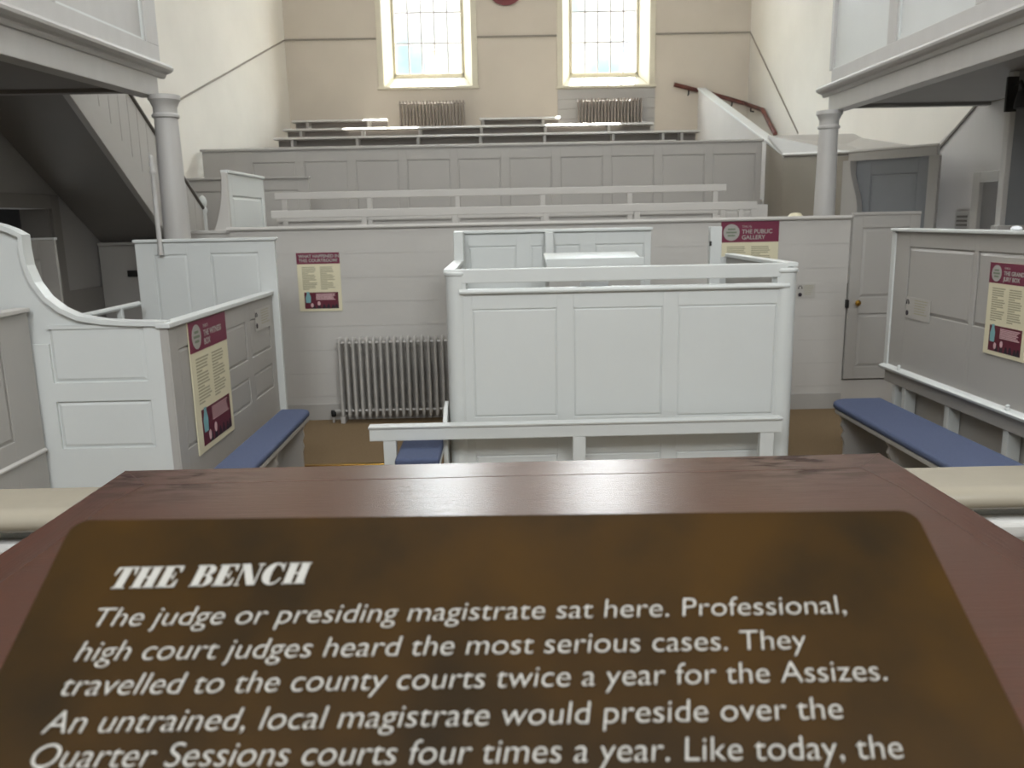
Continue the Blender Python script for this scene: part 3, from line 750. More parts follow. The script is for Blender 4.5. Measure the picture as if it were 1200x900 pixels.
# half door standing open in front of it
r = thing('half_door', 'pale panelled half door standing in front of the dark left doorway', 'door', (at(28, 285, y=7.4).x, 7.4, .4))
h = at(45, 281.5, y=7.4).z - .4; w = at(63.5, 285, y=7.4).x - r.location.x
fl = [(-.25, w - .14, .2, .8), (-.25, w - .14, .92, h - .17)]
mb = MB(); frame_mesh(mb, -.4, w, 0, h, fl, 0, .012, .035); mb.build('leaf_frame', GREYD, r, .003); panels(r, fl, GREYD, .012, .005, .02)
MB().box(-.4, w + .01, -.01, .045, h, h + .02).build('cap', PALE, r, .004)
# low rail beyond the witness box front
a = at(86, 373, y=6.0); b = at(163, 356, y=6.75)
r = thing('low_rail', 'short pale rail on a small post inside the witness box', 'rail', tuple(a))
MB().tube([(0, 0, 0), b - a], .022, 8).build('rail', PALE, r, smooth=True)
pm = (b - a) * .68
MB().box(pm.x - .022, pm.x + .022, pm.y - .02, pm.y + .02, -a.z, pm.z).build('post', PALE, r, .004)
MB().box(-.02, .02, -.02, .02, -a.z, 0).build('post', PALE, r, .004)

# ------------------------------------------------------------------ right side under the gallery
X_R = xr(9)
# pilaster-like tall cupboard nearer the camera
YW = 7.6
a = at(1173, 230, y=YW); b = at(1173, 264, y=YW)
r = thing('tall_cupboard', 'tall slate-grey boarded cupboard reaching the balcony soffit behind the jury box', 'cupboard', (a.x, YW, 0))
zt = 3.16; wc = 5.6 - a.x
cb = MB()
nbd = 3
for i in range(nbd): cb.box(.05 + i * (wc - .05) / nbd + .003, .05 + (i + 1) * (wc - .05) / nbd - .003, .0, .05, b.z, zt)
cb.box(.03, wc, .006, .055, 0, zt); cb.build('boarding', DOORG, r)
MB().box(-.0, .05, -.02, .06, 0, zt).build('corner_post', GALLERY, r, .004)
MB().box(-.06, wc, -.09, .02, b.z - .045, b.z).build('ledge', GALLERY, r, .005)
a2 = at(1196, 112, y=YW - .15)
s = thing('wall_lamp', 'black bracket lamp high on the tall grey cupboard', 'lamp', (a2.x, YW, a2.z))
MB().box(-.05, .05, -.03, -.001, -.12, .18).build('back_plate', BLACK, s, .004)
MB().tube([(0, -.02, .1), (0, -.14, .12), (0, -.20, .04)], .014, 8).build('arm', BLACK, s, smooth=True)
hd_ = MB().lathe([(.02, .0), (.05, -.02), (.07, -.10), (.075, -.16), (.05, -.16)], 0, -.20, 16, .05).build('lamp_head', BLACK, s, smooth=True)
# small doorway in the right wall
pd0 = at(1148, 202, x=xr(9.2)); pd1 = at(1178, 205, x=xr(9.0))
yq1, yq0, zq = pd0.y, pd0.y - .95, pd0.z
dr = thing('door_3', 'small framed doorway in the right wall behind the jury box', 'door', (0, 0, 0)); dr['kind'] = 'structure'
f = MB()
for ya_, yb_, za_, zb_ in ((yq1 - .14, yq1, .4, zq), (yq0, yq0 + .14, .4, zq), (yq0 + .14, yq1 - .14, zq - .12, zq)):
    f.ext([(xr(ya_), ya_), (xr(yb_), yb_), (xr(yb_) - .06, yb_), (xr(ya_) - .06, ya_)], 'z', za_, zb_)
f.build('architrave', GREYD, dr, .006)
f = MB().ext([(xr(yq0 + .14), yq0 + .14), (xr(yq1 - .14), yq1 - .14), (xr(yq1 - .14) - .012, yq1 - .14), (xr(yq0 + .14) - .012, yq0 + .14)], 'z', .4, zq - .12)
f.build('door_leaf', DOORG, dr)
# grey painted dado with raking top on the right wall
q0 = at(1145, 128, x=xr(9.75)); q1 = at(1097, 172, x=xr(10.6))
wn = MB(); dd = .012
def rxp(y, d=0): return xr(y) - d
poly = [(5.0, .4), (5.0, 3.3), (q0.y, q0.z + .02), (q1.y, q1.z), (q1.y + .9, q1.z - 1.0), (q1.y + .9, .4)]
wn.prism([(rxp(y), y, z) for y, z in poly], [(rxp(y, dd), y, z) for y, z in poly])
struct(wn.build('trim_7', PLASTERG))
rake('trim_8', lambda y: xr(y) - dd, -1, q0.y - .05, q0.z + .06, q1.y + .3, q1.z - .28, m=RAILD, h=.018)
va = at(1124, 248, x=xr(9.6)); vb = at(1139, 266, x=xr(9.4))
r = thing('wall_vent', 'small grey vent plate low on the right wall beside the framed doorway', 'vent', (0, 0, 0))
v = MB(); y0_, y1_ = min(va.y, vb.y), max(va.y, vb.y)
v.ext([(xr(y0_) - dd, y0_), (xr(y1_) - dd, y1_), (xr(y1_) - dd - .02, y1_), (xr(y0_) - dd - .02, y0_)], 'z', va.z - .5, va.z); v.build('plate', GREYD, r, .003)
v = MB()
for i in range(8): z = va.z - .06 - i * .05; v.ext([(xr(y0_ + .04) - dd - .02, y0_ + .04), (xr(y1_ - .04) - dd - .02, y1_ - .04), (xr(y1_ - .04) - dd - .026, y1_ - .04), (xr(y0_ + .04) - dd - .026, y0_ + .04)], 'z', z - .012, z + .012)
v.build('slats', RAILD, r)

# ------------------------------------------------------------------ dock
YK = 5.5; YKR = 7.1
L0 = at(521.5, 318, y=YK).x; R0 = at(936, 315, y=YK).x
zt = at(730, 312, y=YK).z
zrail_t = zt; zrail_b = at(730, 328.5, y=YK).z; zcap = at(730, 335.5, y=YK).z
r = thing('prisoners_dock', 'large pale panelled dock with open top rail in the centre of the court', 'dock', (L0, YK, 0))
wdk = R0 - L0; dep = YKR - YK
fl = uvx(L0, [(553, 363, 653.5, 487), (672, 361, 775, 486), (795, 358, 905, 485)], YK)
for f in list(fl): fl.append((f[0], f[1], .22, at(600, 533, y=YK).z))
fl = [(max(a, .12), min(b, wdk - .12), c, d) for a, b, c, d in fl]
mb = MB(); frame_mesh(mb, .06, wdk - .06, 0, zcap - .02, fl, 0, .008, .05); mb.build('front_frame', PALE, r, .002)
panels(r, fl, PALE, .008, .001, .012, .003)
MB().ext([(-.025, zcap - .03), (-.03, zcap - .015), (-.02, zcap), (.06, zcap), (.06, zcap - .03)], 'x', .09, wdk - .06).build('front_cap', PALE, r, .004)
MB().box(.03, wdk - .07, -.005, .045, zrail_b, zrail_t).build('top_rail', PALE, r, .006)
MB().box(.10, .135, 0, .04, zcap, zrail_b).build('rail_post', PALE, r); MB().box(wdk - .14, wdk - .10, 0, .04, zcap, zrail_b).build('rail_post', PALE, r)
def rpost(x, rad, z1, nm):
    MB().lathe([(rad, 0), (rad, z1 - .03)], x, .06, 28).build(nm, PALE, r, smooth=True)
    MB().lathe([(rad, 0), (rad * 1.12, .008), (rad * 1.12, .022), (rad * 1.0, .03), (.01, .034)], x, .06, 28, z1 - .03).build(nm + '_cap', PALE, r, smooth=True)
rpost(.07, .075, zt - .015, 'corner_post'); rpost(wdk - .075, .08, at(936, 315, y=YK).z + .005, 'corner_post')
# side walls; their shade is put into the darker grey
for x in (.0, wdk - .05):
    MB().box(x, x + .05, .10, dep, 0, zt - .03).build('side_wall', GREYD, r, .003)
    MB().box(x - .015, x + .065, .05, dep, zt - .03, zt).build('side_cap', PALE, r, .005)
# rear wall with high backs
xr1 = at(763, 268, y=YKR).x - L0; zb1 = at(650, 269, y=YKR).z
fl = uvx(L0, [(549, 289, 606, 330), (622, 288, 638, 330), (650, 287, 680, 330), (697, 286, 755, 330)], YKR)
mb = MB(); frame_mesh(mb, .0, xr1, 0, zb1 - .02, fl, 0, .010, .05); o = mb.build('rear_wall', PALE, r, .002); o.location.y = dep
for f in fl:
    o = MB().chamfer(f[0] + .004, f[1] - .004, f[2] + .004, f[3] - .004, .011, .003, .015).build('rear_panel', PALE, r); o.location.y = dep
MB().box(-.02, xr1 + .01, dep - .03, dep + .08, zb1 - .02, zb1 + .005).build('rear_cap', PALE, r, .005)
MB().box(-.01, .07, dep - .30, dep, 0, zb1).build('rear_wing', PALE, r, .005)
xm = at(643, 280, y=YKR).x - L0
MB().box(xm - .035, xm + .035, dep - .10, dep, 0, zb1 - .02).build('rear_post', PALE, r, .004)
xp0, xp1 = at(832, 270, y=YKR).x - L0, wdk + .0
MB().box(xp0, xp0 + .10, dep - .02, dep + .06, 0, at(838, 265.5, y=YKR).z).build('gate_post', PALE, r, .006)
MB().box(xp0 - .005, xp0 + .01, dep - .03, dep - .01, 1.70, 1.74).build('gate_catch', BLACK, r)
MB().box(xp0 + .10, wdk, dep, dep + .05, 0, zt - .03).build('rear_wall', PALE, r)
MB().box(.06, wdk - .06, .05, dep, .0, .55).build('dock_floor', GREYD, r)
# bench inside the rear
MB().box(.08, xr1 - .02, dep - .40, dep - .01, .98, 1.02).build('rear_shelf', PALE, r, .005)
MB().box(.05, wdk - .05, .05, .30, zcap - .12, zcap - .09).build('book_shelf', PALE, r, .005)
# sloping desk box standing inside
yq = 6.35
a = at(640, 310, y=yq); b = at(754, 308, y=yq); zc = at(660, 297, y=yq).z
s = thing('sloping_desk_box', 'white sloping-topped desk box standing inside the dock', 'desk', (a.x, yq, .55))
w = b.x - a.x; z0 = a.z - .55; hz = at(700, 297.5, y=yq + .3).z - .55
MB().ext([(0, 0), (0, z0 - .03), (.42, hz - .03), (.42, 0)], 'x', .02, w - .02).build('cabinet', GREYD, s, .003)
MB().ext([(-.03, z0 - .03), (-.03, z0 + .01), (.44, hz + .01), (.44, hz - .03)], 'x', 0, w).build('sloping_lid', PALE, s, .005)
MB().box(0, w, -.04, -.015, z0 - .02, z0 + .045).build('book_stop', PALE, s, .004)
# paper propped behind the front cap of the dock
a = at(680, 334, y=YK + .08); b = at(713, 334, y=YK + .08)
pp = MB().prism([(a.x, YK + .075, zcap - .088), (b.x, YK + .075, zcap - .088), (b.x, YK + .085, zcap + .028), (a.x, YK + .085, zcap + .028)],
                [(a.x, YK + .077, zcap - .088), (b.x, YK + .077, zcap - .088), (b.x, YK + .087, zcap + .028), (a.x, YK + .087, zcap + .028)])
tag(pp.build('paper_sheet', PAPER), 'white sheet of paper propped behind the dock front cap', 'paper')

# low rail in front of the dock
YR = 5.3
a = at(433, 497, y=YR); b = at(915, 492, y=YR)
r = thing('low_railing', 'low pale railing on square posts in front of the dock', 'railing', (a.x, YR, 0))
zt2 = (a.z + b.z) / 2 + .005; w = b.x - a.x
MB().ext([(-.04, -.015), (-.045, 0), (.05, 0), (.05, -.015)], 'x', -.005, w + .005).build('top_moulding', PALE, r, .003).location.z = zt2
MB().box(0, w, -.03, .035, zt2 - .10, zt2 - .015).build('top_rail', PALE, r, .004)
for p0, p1 in ((450, 465), (671, 686), (889, 905)):
    u0 = at(p0, 525, y=YR).x - a.x; u1 = at(p1, 525, y=YR).x - a.x
    MB().box(u0, u1, -.025, .03, 0, zt2 - .10).build('post', PALE, r, .004)
# officer's seat left of the dock
a = at(464, 545, z=.46); b = at(518, 545, z=.46)
r = thing('dock_officer_seat', 'small seat with blue cushion behind the railing, left of the dock', 'seat', (-.70, 5.0, 0))
x1 = L0 - .045 + .70
MB().box(.0, x1, .02, .62, .40, .425).build('seat_board', PALE, r, .004)
MB().box(.0, x1, .0, .60, .425, .475).build('cushion', BLUE, r, .018, seg=3)
ez = at(523, 472, y=5.62).z
MB().ext([(.38, 0), (.38, .60), (.52, .68), (.66, ez), (.68, ez), (.68, 0)], 'x', x1, x1 + .03).build('end_panel', PALE, r, .004)
MB().box(.0, .03, .05, .25, 0, .40).build('side_support', PALE, r, .003)

# ------------------------------------------------------------------ witness box, left
XW = -1.92
# side panel facing the court, its shade put into a darker grey
r = thing('witness_box', 'pale panelled witness box with curved front top and slim turned pole', 'witness box', (0, 0, 0))
ztw = 1.41; yf, yb = 4.7, 6.88
fl = []
def yat(px, py): return at(px, py, x=XW)
for (a0, b0, a1, b1) in ((205, 395, 219, 520), (272, 385, 291, 440), (297, 372, 317, 425), (272, 465, 291, 500), (297, 445, 318, 490)):
    p = yat(a0, b0); q = yat(a1, b1); fl.append((p.y - yf, q.y - yf, q.z, p.z))
fl = [(.12, .78, .62, 1.24), (.92, 1.42, .95, 1.24), (.92, 1.42, .62, .82), (1.54, 2.06, .95, 1.24), (1.54, 2.06, .62, .82)]
h = ztw
mb = MB(); frame_mesh(mb, -.001, yb - yf, 0, h - .03, fl, 0, .010, .05)
def swing(o): o.location = (XW, yf, 0); o.rotation_euler = (0, 0, PI / 2); return o
swing(mb.build('side_frame', GREYD, r, .002))
for f in fl: swing(MB().chamfer(f[0] + .004, f[1] - .004, f[2] + .004, f[3] - .004, .011, .003, .02).build('side_panel', GREYD, r))
swing(MB().ext([(-.02, h - .03), (-.02, h), (.065, h), (.065, h - .03)], 'x', -.02, yb - yf).build('side_cap', PALE, r, .005))
# front with the swept top edge, outline of the boarding
prof_px = [(-60, 252), (-25, 257), (0, 263), (14, 268), (27, 275), (29, 291), (33, 311), (42, 331), (55, 348), (72, 361), (92, 370), (120, 374.5), (150, 376), (194, 376.5)]
prof = [at(a, b, y=yf) for a, b in prof_px]
xl0 = prof[0].x
poly = [(min(p.x, XW - .012), p.z - .02) for p in prof] + [(XW - .012, 0), (xl0, 0)]
ft = MB(); 
ft.prism([(x, yf + .016, z) for x, z in poly], [(x, yf + .05, z) for x, z in poly])
# framing on the face
xa = at(66, 460, y=yf).x; q1 = uvx(0, [(54, 382, 174.5, 447), (69, 471, 182, 524)], yf)
top = q1[0]; low = q1[1]
def fb(x0, x1, z0, z1): ft.box(x0, x1, yf, yf + .016, z0, z1)
fb(-3.3, top[0], .0, 1.30); fb(top[1], XW - .012, 0, ztw - .02); fb(top[0], top[1], top[3], ztw - .025); fb(top[0], top[1], low[3], top[2]); fb(top[0], top[1], 0, low[2])
ft.build('front_frame', PALE, r)
for q in ((top[0], top[1], top[2], top[3]), (top[0], top[1], low[2], low[3])):
    o = MB().chamfer(q[0] + .006, q[1] - .006, q[2] + .006, q[3] - .006, .0165, .007, .02).build('front_panel', PALE, r); o.location.y = yf
cb = MB(); n = len(prof)                          # cap following the sweep
up = []; lo = []
for i, p in enumerate(prof):
    d0 = (prof[min(i + 1, n - 1)] - prof[max(i - 1, 0)]); nrm = Vector((-d0.z, 0, d0.x)).normalized()
    if nrm.z < 0 and i < 4: nrm = -nrm
    up.append((p.x, p.z)); lo.append((p.x - nrm.x * .028, p.z - nrm.z * .028))
for i in range(n - 1):
    cb.prism([(up[i][0], yf - .018, up[i][1]), (up[i + 1][0], yf - .018, up[i + 1][1]), (lo[i + 1][0], yf - .018, lo[i + 1][1]), (lo[i][0], yf - .018, lo[i][1])],
             [(up[i][0], yf + .07, up[i][1]), (up[i + 1][0], yf + .07, up[i + 1][1]), (lo[i + 1][0], yf + .07, lo[i + 1][1]), (lo[i][0], yf + .07, lo[i][1])])
cb.build('curved_cap', PALE, r)
# rear panel
xa, xb = at(157, 281, y=yb).x, at(321, 279, y=yb).x
fl = uvx(0, [(180, 299, 229, 400), (246, 297, 311, 400)], yb)
h = at(240, 279.5, y=yb).z
mb = MB(); frame_mesh(mb, xa, xb, 0, h - .025, fl, 0, .010, .045); o = mb.build('rear_frame', PALE, r, .002); o.location.y = yb
for f in fl: o = MB().chamfer(f[0] + .005, f[1] - .005, f[2] + .005, f[3] - .005, .011, .003, .02).build('rear_panel', PALE, r); o.location.y = yb
MB().box(xa - .01, xb + .015, yb - .02, yb + .06, h - .025, h).build('rear_cap', PALE, r, .005)
# turned pole
a = at(188, 299, y=yb - .04); b = at(179, 181, y=yb - .04); H = b.z - a.z
po = MB().lathe([(.022, 0), (.024, .02), (.02, .06), (.018, H * .55), (.015, H * .80), (.022, H * .82), (.022, H * .84), (.014, H * .86), (.020, H * .90), (.014, H * .94), (.019, H * .965), (.012, H * .99), (.003, H)], n=14)
o = po.build('turned_pole', GALLERY, r, smooth=True); o.location = (a.x, yb - .03, a.z)
# low box wall nearer the bench
XN = -2.70
r = thing('clerks_screen', 'grey panelled screen running towards the bench at the far left edge', 'panelling', (XN, 1.8, 0), PI / 2)
h = at(33, 360, x=XN).z; zl_ = at(54, 526, x=XN).z
fl = [(.25, 1.2, zl_ + .12, h - .16), (1.4, 2.6, zl_ + .12, h - .16)]
mb = MB(); frame_mesh(mb, 0, yf - 1.8 - .02, 0, h - .025, fl, 0, .010, .05); mb.build('frame', GREYD, r, .002); panels(r, fl, GREYD, .010, .003, .02, .004)
MB().box(0, yf - 1.82, -.02, .07, h - .025, h).build('cap', PAINT, r, .005)
MB().ext([(-.014, zl_ - .012), (-.014, zl_), (0, zl_ + .012), (0, zl_ - .012)], 'x', 0, yf - 1.82).build('dado_moulding', PAINT, r, .003)
# poster on the witness box side
a = yat(234, 533); b = yat(261, 361); a0 = yat(217, 372)
poster((XW + .001, a0.y, .535), PI / 2, b.y - a0.y, ztw - .572, 'tall maroon and cream poster on the side of the witness box', ['THE WITNESS', 'BOX'], 'THIS IS', .23)

# small notices with two dark symbols
def notice(loc, rz, w, h, label, host_m=NOTICE):
    r = thing('audio_notice', label, 'notice', loc, rz, 'small pale notices with two dark symbols')
    MB().box(0, w, -.003, 0, 0, h).build('card', host_m, r)
    s = MB()
    s.tube([(.03 + .018 * math.cos(PI * k / 8), -.004, h * .74 + .02 * math.sin(PI * k / 8)) for k in range(9)], .003, 6); s.box(.008, .018, -.006, -.003, h * .66, h * .76); s.box(.042, .052, -.006, -.003, h * .66, h * .76)
    s.build('symbol', DKINK, r)
    s = MB(); s.lathe([(.02, 0), (.02, .003)], n=16); q = s.build('symbol', DKINK, r); q.rotation_euler = (PI / 2, 0, 0); q.location = (.03, -.003, h * .25)
    t = MB()
    for i in range(6): t.box(w * .36, w * random.uniform(.75, .92), -.0036, -.003, h * (.86 - i * .12), h * (.90 - i * .12))
    t.build('body_text', GREYINK, r); return r
p = at(300, 392, x=XW); q = at(316, 362, x=XW)
notice((XW + .001, p.y, p.z + .02), PI / 2, q.y - p.y, .17, 'small pale notice on the witness box side, right of its poster')
p = at(936, 346, y=YP); notice((at(934, 340, y=YP).x, YP - .001, p.z - .03), 0, .18, .14, 'small pale notice on the partition right of the dock post')

# ------------------------------------------------------------------ jury box, right
XJ = 3.24
yj = at(1050, 268, x=XJ).y
r = thing('jury_box', 'grey panelled jury box with pale cap and open balusters at the right', 'jury box', (XJ, yj, 0), -PI / 2)
zj = 1.825; zm = .70
LJ = yj - 2.6
def ju(px, py): p = at(px, py, x=XJ); return yj - p.y, p.z
a0 = ju(1066, 290); a1 = ju(1134, 384)
zf0, zf1 = ju(1062, 352)[1], ju(1066, 289)[1]
zf0 = ju(1064, 365)[1]
b0 = ju(1147, 295); wf = a1[0] - a0[0]
fl = [(a0[0], a1[0], zf0, zf1)]
x = b0[0]; 
while x + wf < LJ - .1: fl.append((x, x + wf * 1.25, zf0, zf1)); x += wf * 1.25 + .16
mb = MB(); frame_mesh(mb, 0, LJ, zm, zj - .025, fl, 0, .012, .06); mb.build('upper_frame', GREYD, r, .002)
panels(r, fl, GREYD, .012, .002, .025, .004)
MB().box(-.03, LJ, -.03, .10, zj - .025, zj).build('cap', PALE, r, .006)
MB().box(-.035, .03, -.012, .07, zm, zj - .025).build('corner_post', PALE, r, .006)
MB().ext([(-.05, -.03), (-.055, -.01), (-.04, .0), (.02, .012), (.06, .012), (.06, -.03)], 'x', -.03, LJ).build('middle_rail', PALE, r, .004).location.z = zm
MB().box(0, LJ, -.01, .05, zm - .14, zm - .03).build('lower_rail', GREYD, r, .003)
MB().box(0, LJ, .10, .13, 0, zm - .03).build('back_boarding', GREYD, r)
pxs = [(1046, 470), (1058, 470), (1110, 470), (1180, 490)]
us = [ju(a, b)[0] for a, b in pxs]; stp = us[3] - us[2]
x = us[3] + stp
while x < LJ: us.append(x); x += stp
for u in us: MB().box(u - .028, u + .028, .0, .09, 0, zm - .14).build('baluster', PALE, r, .003)  # paler paint puts the light on their near faces into the colour
for px_, py_ in ((1058, 425), (1187, 470)):
    u = ju(px_, py_)[0]; MB().lathe([(.012, 0), (.016, .01), (.01, .022), (.016, .03), (.004, .04)], u, -.03, 12, zm).build('peg', PALE, r, smooth=True)
p = ju(1195, 266)
j2 = at(1195, 267, x=XJ + .05)
o = MB().add([(0, 0, 0)], []) 
sm = MB().lathe([(.02, 0), (.045, .004), (.05, .02), (.035, .04), (.01, .045)], 0, 0, 16).build('paper_ball', PAPER, smooth=True); sm.scale = (.7, .7, .6); sm.location = (XJ + .03, j2.y, zj)
tag(sm, 'small crumpled white lump lying on the jury box cap', 'paper')
a = ju(1151, 412); b = ju(1163, 307); c = at(1163, 307, x=XJ)
poster((XJ - .001, c.y, a[1]), -PI / 2, .43, b[1] - a[1], 'maroon and cream poster on the jury box at the right edge', ['THE GRAND', 'JURY BOX'], 'THIS IS', .22)
p = at(1061, 372, x=XJ); q = at(1092, 345, x=XJ)
notice((XJ - .001, p.y, p.z), -PI / 2, p.y - q.y, .17, 'small pale notice on the jury box, left of its poster')

# ------------------------------------------------------------------ cushioned benches
def cushion_bench(label, x0, x1, ya, yb, z, side, group):
    """runs in y from ya to yb (far); side=+1: open edge towards +x"""
    r = thing('cushioned_bench', label, 'bench', ((x0 + x1) / 2, (ya + yb) / 2, 0), 0, group)
    w = (x1 - x0) / 2; l = (yb - ya) / 2
    cu = MB(); rad = w * .8
    pts = [(-w, -l), (w, -l)]
    if side > 0: pts += [(w, l - rad)] + [(w - rad + rad * math.cos(t * PI / 16), l - rad + rad * math.sin(t * PI / 16)) for t in range(1, 9)] + [(-w, l)]
    else: pts += [(w, l)] + [(-w + rad - rad * math.sin(t * PI / 16), l - rad + rad * math.cos(t * PI / 16)) for t in range(0, 9)]
    cu.ext(pts, 'z', z - .05, z); cu.build('cushion', BLUE, r, .02, seg=3)
    MB().ext([(a * .97, b * .985) for a, b in pts], 'z', z - .08, z - .05).build('seat_board', GREYD, r, .004)
    for k, yy in enumerate((l - .22, l - 1.0, l - 1.9)):
        if yy < -l: continue
        e = MB(); ww = w * .95; s = side; prof = [(-s * ww, 0), (-s * ww, z - .08), (s * ww * .95, z - .08), (s * ww * .80, z - .13), (s * ww * .86, z - .17), (s * ww * .72, z - .22), (s * ww * .80, z - .26), (s * ww * .70, z - .31), (s * ww * .70, 0)]
        e.ext(prof, 'y', yy, yy + .03); e.build('end_support', GREYD, r, .003)
    return r
g = 'blue cushioned benches at the sides of the court'
cushion_bench('blue cushioned bench along the witness box side', -1.79, -1.54, 3.2, 6.42, .50, 1, g)
cushion_bench('blue cushioned bench along the foot of the jury box', 2.59, 3.03, 3.0, 6.36, .50, -1, g)
# brass strip on the carpet
a = at(352, 545, z=.01); b = at(455, 541, z=.01)
tag(MB().box(a.x, b.x, a.y - .025, a.y + .025, 0, .012).build('brass_strip', BRASS, None, .003), 'thin brass carpet strip on the brown floor left of the railing', 'carpet strip')
# small cream bundle behind the partition cap
a = at(930, 256, y=8.45)
bl = MB().lathe([(.02, 0), (.10, .02), (.12, .10), (.11, .22), (.07, .27), (.02, .28)], 0, 0, 16).build('cream_bag', CREAM, smooth=True)
bl.location = (a.x, 8.40, 1.752); bl.scale = (.75, .6, .78)
tag(bl, 'small cream lump showing above the partition cap near the right column', 'bag')
bs = tag(MB().box(a.x - .4, a.x + .4, 8.24, 8.6, 1.25, 1.75).build('low_shelf_box', GREYD, None, .004), 'low grey box behind the partition under the cream lump', 'box')

# ------------------------------------------------------------------ judge's bench, ledge, desk and plaque
ZL = 1.457; ZDK = 1.51
r = thing('bench_ledge', 'cream gloss ledge with rounded edge running under the wooden desk', 'ledge', (0, 0, 0))
yn, yfar = 1.385, 1.53
prof = [(yfar, ZL - .05), (yfar, ZL), (yn + .035, ZL)]
for k in range(1, 9): t = k / 8 * PI; prof.append((yn + .0 + .03 - .03 * math.sin(t), ZL - .022 + .022 * math.cos(t)))
prof.append((yn + .035, ZL - .046))
MB().ext(prof, 'x', -2.4, 2.7).build('capping', LEDGE, r, smooth=True)
MB().box(-2.4, 2.7, yn + .055, yn + .08, .42, ZL - .05).build('inner_boarding', PALE, r)
MB().ext([(yn + .005, ZL - .062), (yn + .005, ZL - .10), (yn + .055, ZL - .10), (yn + .055, ZL - .062)], 'x', -2.4, 2.7).build('lower_moulding', WORN, r, .01)
MB().box(-2.4, 2.7, 1.49, 1.53, 0, ZL - .05).build('outer_boarding', PAINT, r)

xA, xB = at(145, 553, z=ZDK).x, at(1030, 531, z=ZDK).x
yF = (at(145, 553, z=ZDK).y + at(1030, 531, z=ZDK).y) / 2 + .002
y0 = .16
r = thing('judges_desk', 'polished red-brown wooden desk top with mitred border behind the bench plaque', 'desk', (0, 0, 0))
bw = .085; sw = .052
t = .05
def plate(poly, nm, m):
    return MB().ext(poly, 'z', ZDK - t, ZDK).build(nm, m, r)
e = .0008
plate([(xA, yF), (xB, yF), (xB - sw - .02, yF - bw), (xA + sw + .02, yF - bw)], 'front_border', WOOD)
plate([(xA, yF - e), (xA + sw + .02 - e, yF - bw), (xA + .055, yF - .19), (xA + .055, y0), (xA, y0)], 'side_border', WOODY)
plate([(xB, yF - e), (xB, y0), (xB - .055, y0), (xB - .055, yF - .19), (xB - sw - .02 + e, yF - bw)], 'side_border', WOODY)
plate([(xA + sw + .022, yF - bw - e * 2), (xB - sw - .022, yF - bw - e * 2), (xB - .056, yF - .19), (xB - .056, y0), (xA + .056, y0), (xA + .056, yF - .19)], 'centre_board', WOOD)
jn = MB(); zj0, zj1 = ZDK - .001, ZDK + .0004
def joint(a_, b_2, hw=.0007):
    d_ = (Vector(b_2) - Vector(a_)).normalized(); n_ = Vector((-d_.y, d_.x)) * hw
    q_ = [(a_[0] + n_.x, a_[1] + n_.y), (b_2[0] + n_.x, b_2[1] + n_.y), (b_2[0] - n_.x, b_2[1] - n_.y), (a_[0] - n_.x, a_[1] - n_.y)]
    jn.ext(q_, 'z', zj0, zj1)
cA, cB = (xA + sw + .02, yF - bw), (xB - sw - .02, yF - bw)
for a_, b_2 in (((xA, yF), cA), ((xB, yF), cB), (cA, cB), (cA, (xA + .055, yF - .19)), (cB, (xB - .055, yF - .19)), ((xA + .055, yF - .19), (xA + .055, y0)), ((xB - .055, yF - .19), (xB - .055, y0))): joint(a_, b_2)
jn.build('joint_line', WEAR, r)
MB().box(xA + .03, xB - .03, y0, 1.27, .42, ZDK - t).build('pedestal', WOOD, r)
# bronze plaque leaning on the desk
TL = at(86, 609, y=.56); TR = at(1072, 597, y=.56)
tilt = math.radians(30)
mid = (TL + TR) / 2; PWID = (TR - TL).length
r = thing('bench_plaque', 'large mottled brown plaque with white text leaning on the wooden desk', 'plaque', tuple(mid))
r.rotation_euler = (tilt, -math.asin((TR.z - TL.z) / PWID), math.atan2(TR.y - TL.y, TR.x - TL.x))
Rm = r.rotation_euler.to_matrix()
PH = .42
cr = .012
def rrect(w2, y0_, y1_, rad):
    p_ = []
    for cx_, cy_, a0_ in ((w2 - rad, y1_ - rad, 0), (-w2 + rad, y1_ - rad, PI / 2), (-w2 + rad, y0_ + rad, PI), (w2 - rad, y0_ + rad, 1.5 * PI)):
        for k in range(5): p_.append((cx_ + rad * math.cos(a0_ + k * PI / 8), cy_ + rad * math.sin(a0_ + k * PI / 8)))
    return p_
MB().ext(rrect(PWID / 2, -PH, 0, cr), 'z', -.012, 0).build('plaque_sheet', BRONZE, r, .001)
MB().prism([(-PWID / 2 + .06, -PH + .02, -.0125), (PWID / 2 - .06, -PH + .02, -.0125), (PWID / 2 - .06, -.05, -.0125), (-PWID / 2 + .06, -.05, -.0125)],
           [(-PWID / 2 + .06, -PH + .02, -.03), (PWID / 2 - .06, -PH + .02, -.03), (PWID / 2 - .06, -.05, -.03), (-PWID / 2 + .06, -.05, -.03)]).build('backing_block', WOOD, r)
nn = Rm @ Vector((0, 0, 1)); RI = Rm.transposed()
def pl(px, py): q = RI @ (at_plane(px, py, mid, nn) - mid); return q.x, q.y
LINES = [((108, 735), (992, 719.5), 'The judge or presiding magistrate sat here. Professional,'),
         ((87, 775.5), (948, 761), 'high court judges heard the most serious cases. They'),
         ((70, 816), (1040, 798), 'travelled to the county courts twice a year for the Assizes.'),
         ((48, 860.5), (990, 843), 'An untrained, local magistrate would preside over the'),
         ((33, 901), (1061, 889.5), 'Quarter Sessions courts four times a year. Like today, the')]
lines_info = []
for (a, b, s_) in LINES:
    u0, v0 = pl(*a); u1, v1 = pl(*b); lines_info.append((u0, v0, u1, v1))
vsp = (lines_info[0][1] - lines_info[-1][1]) / 4
size = vsp * .90
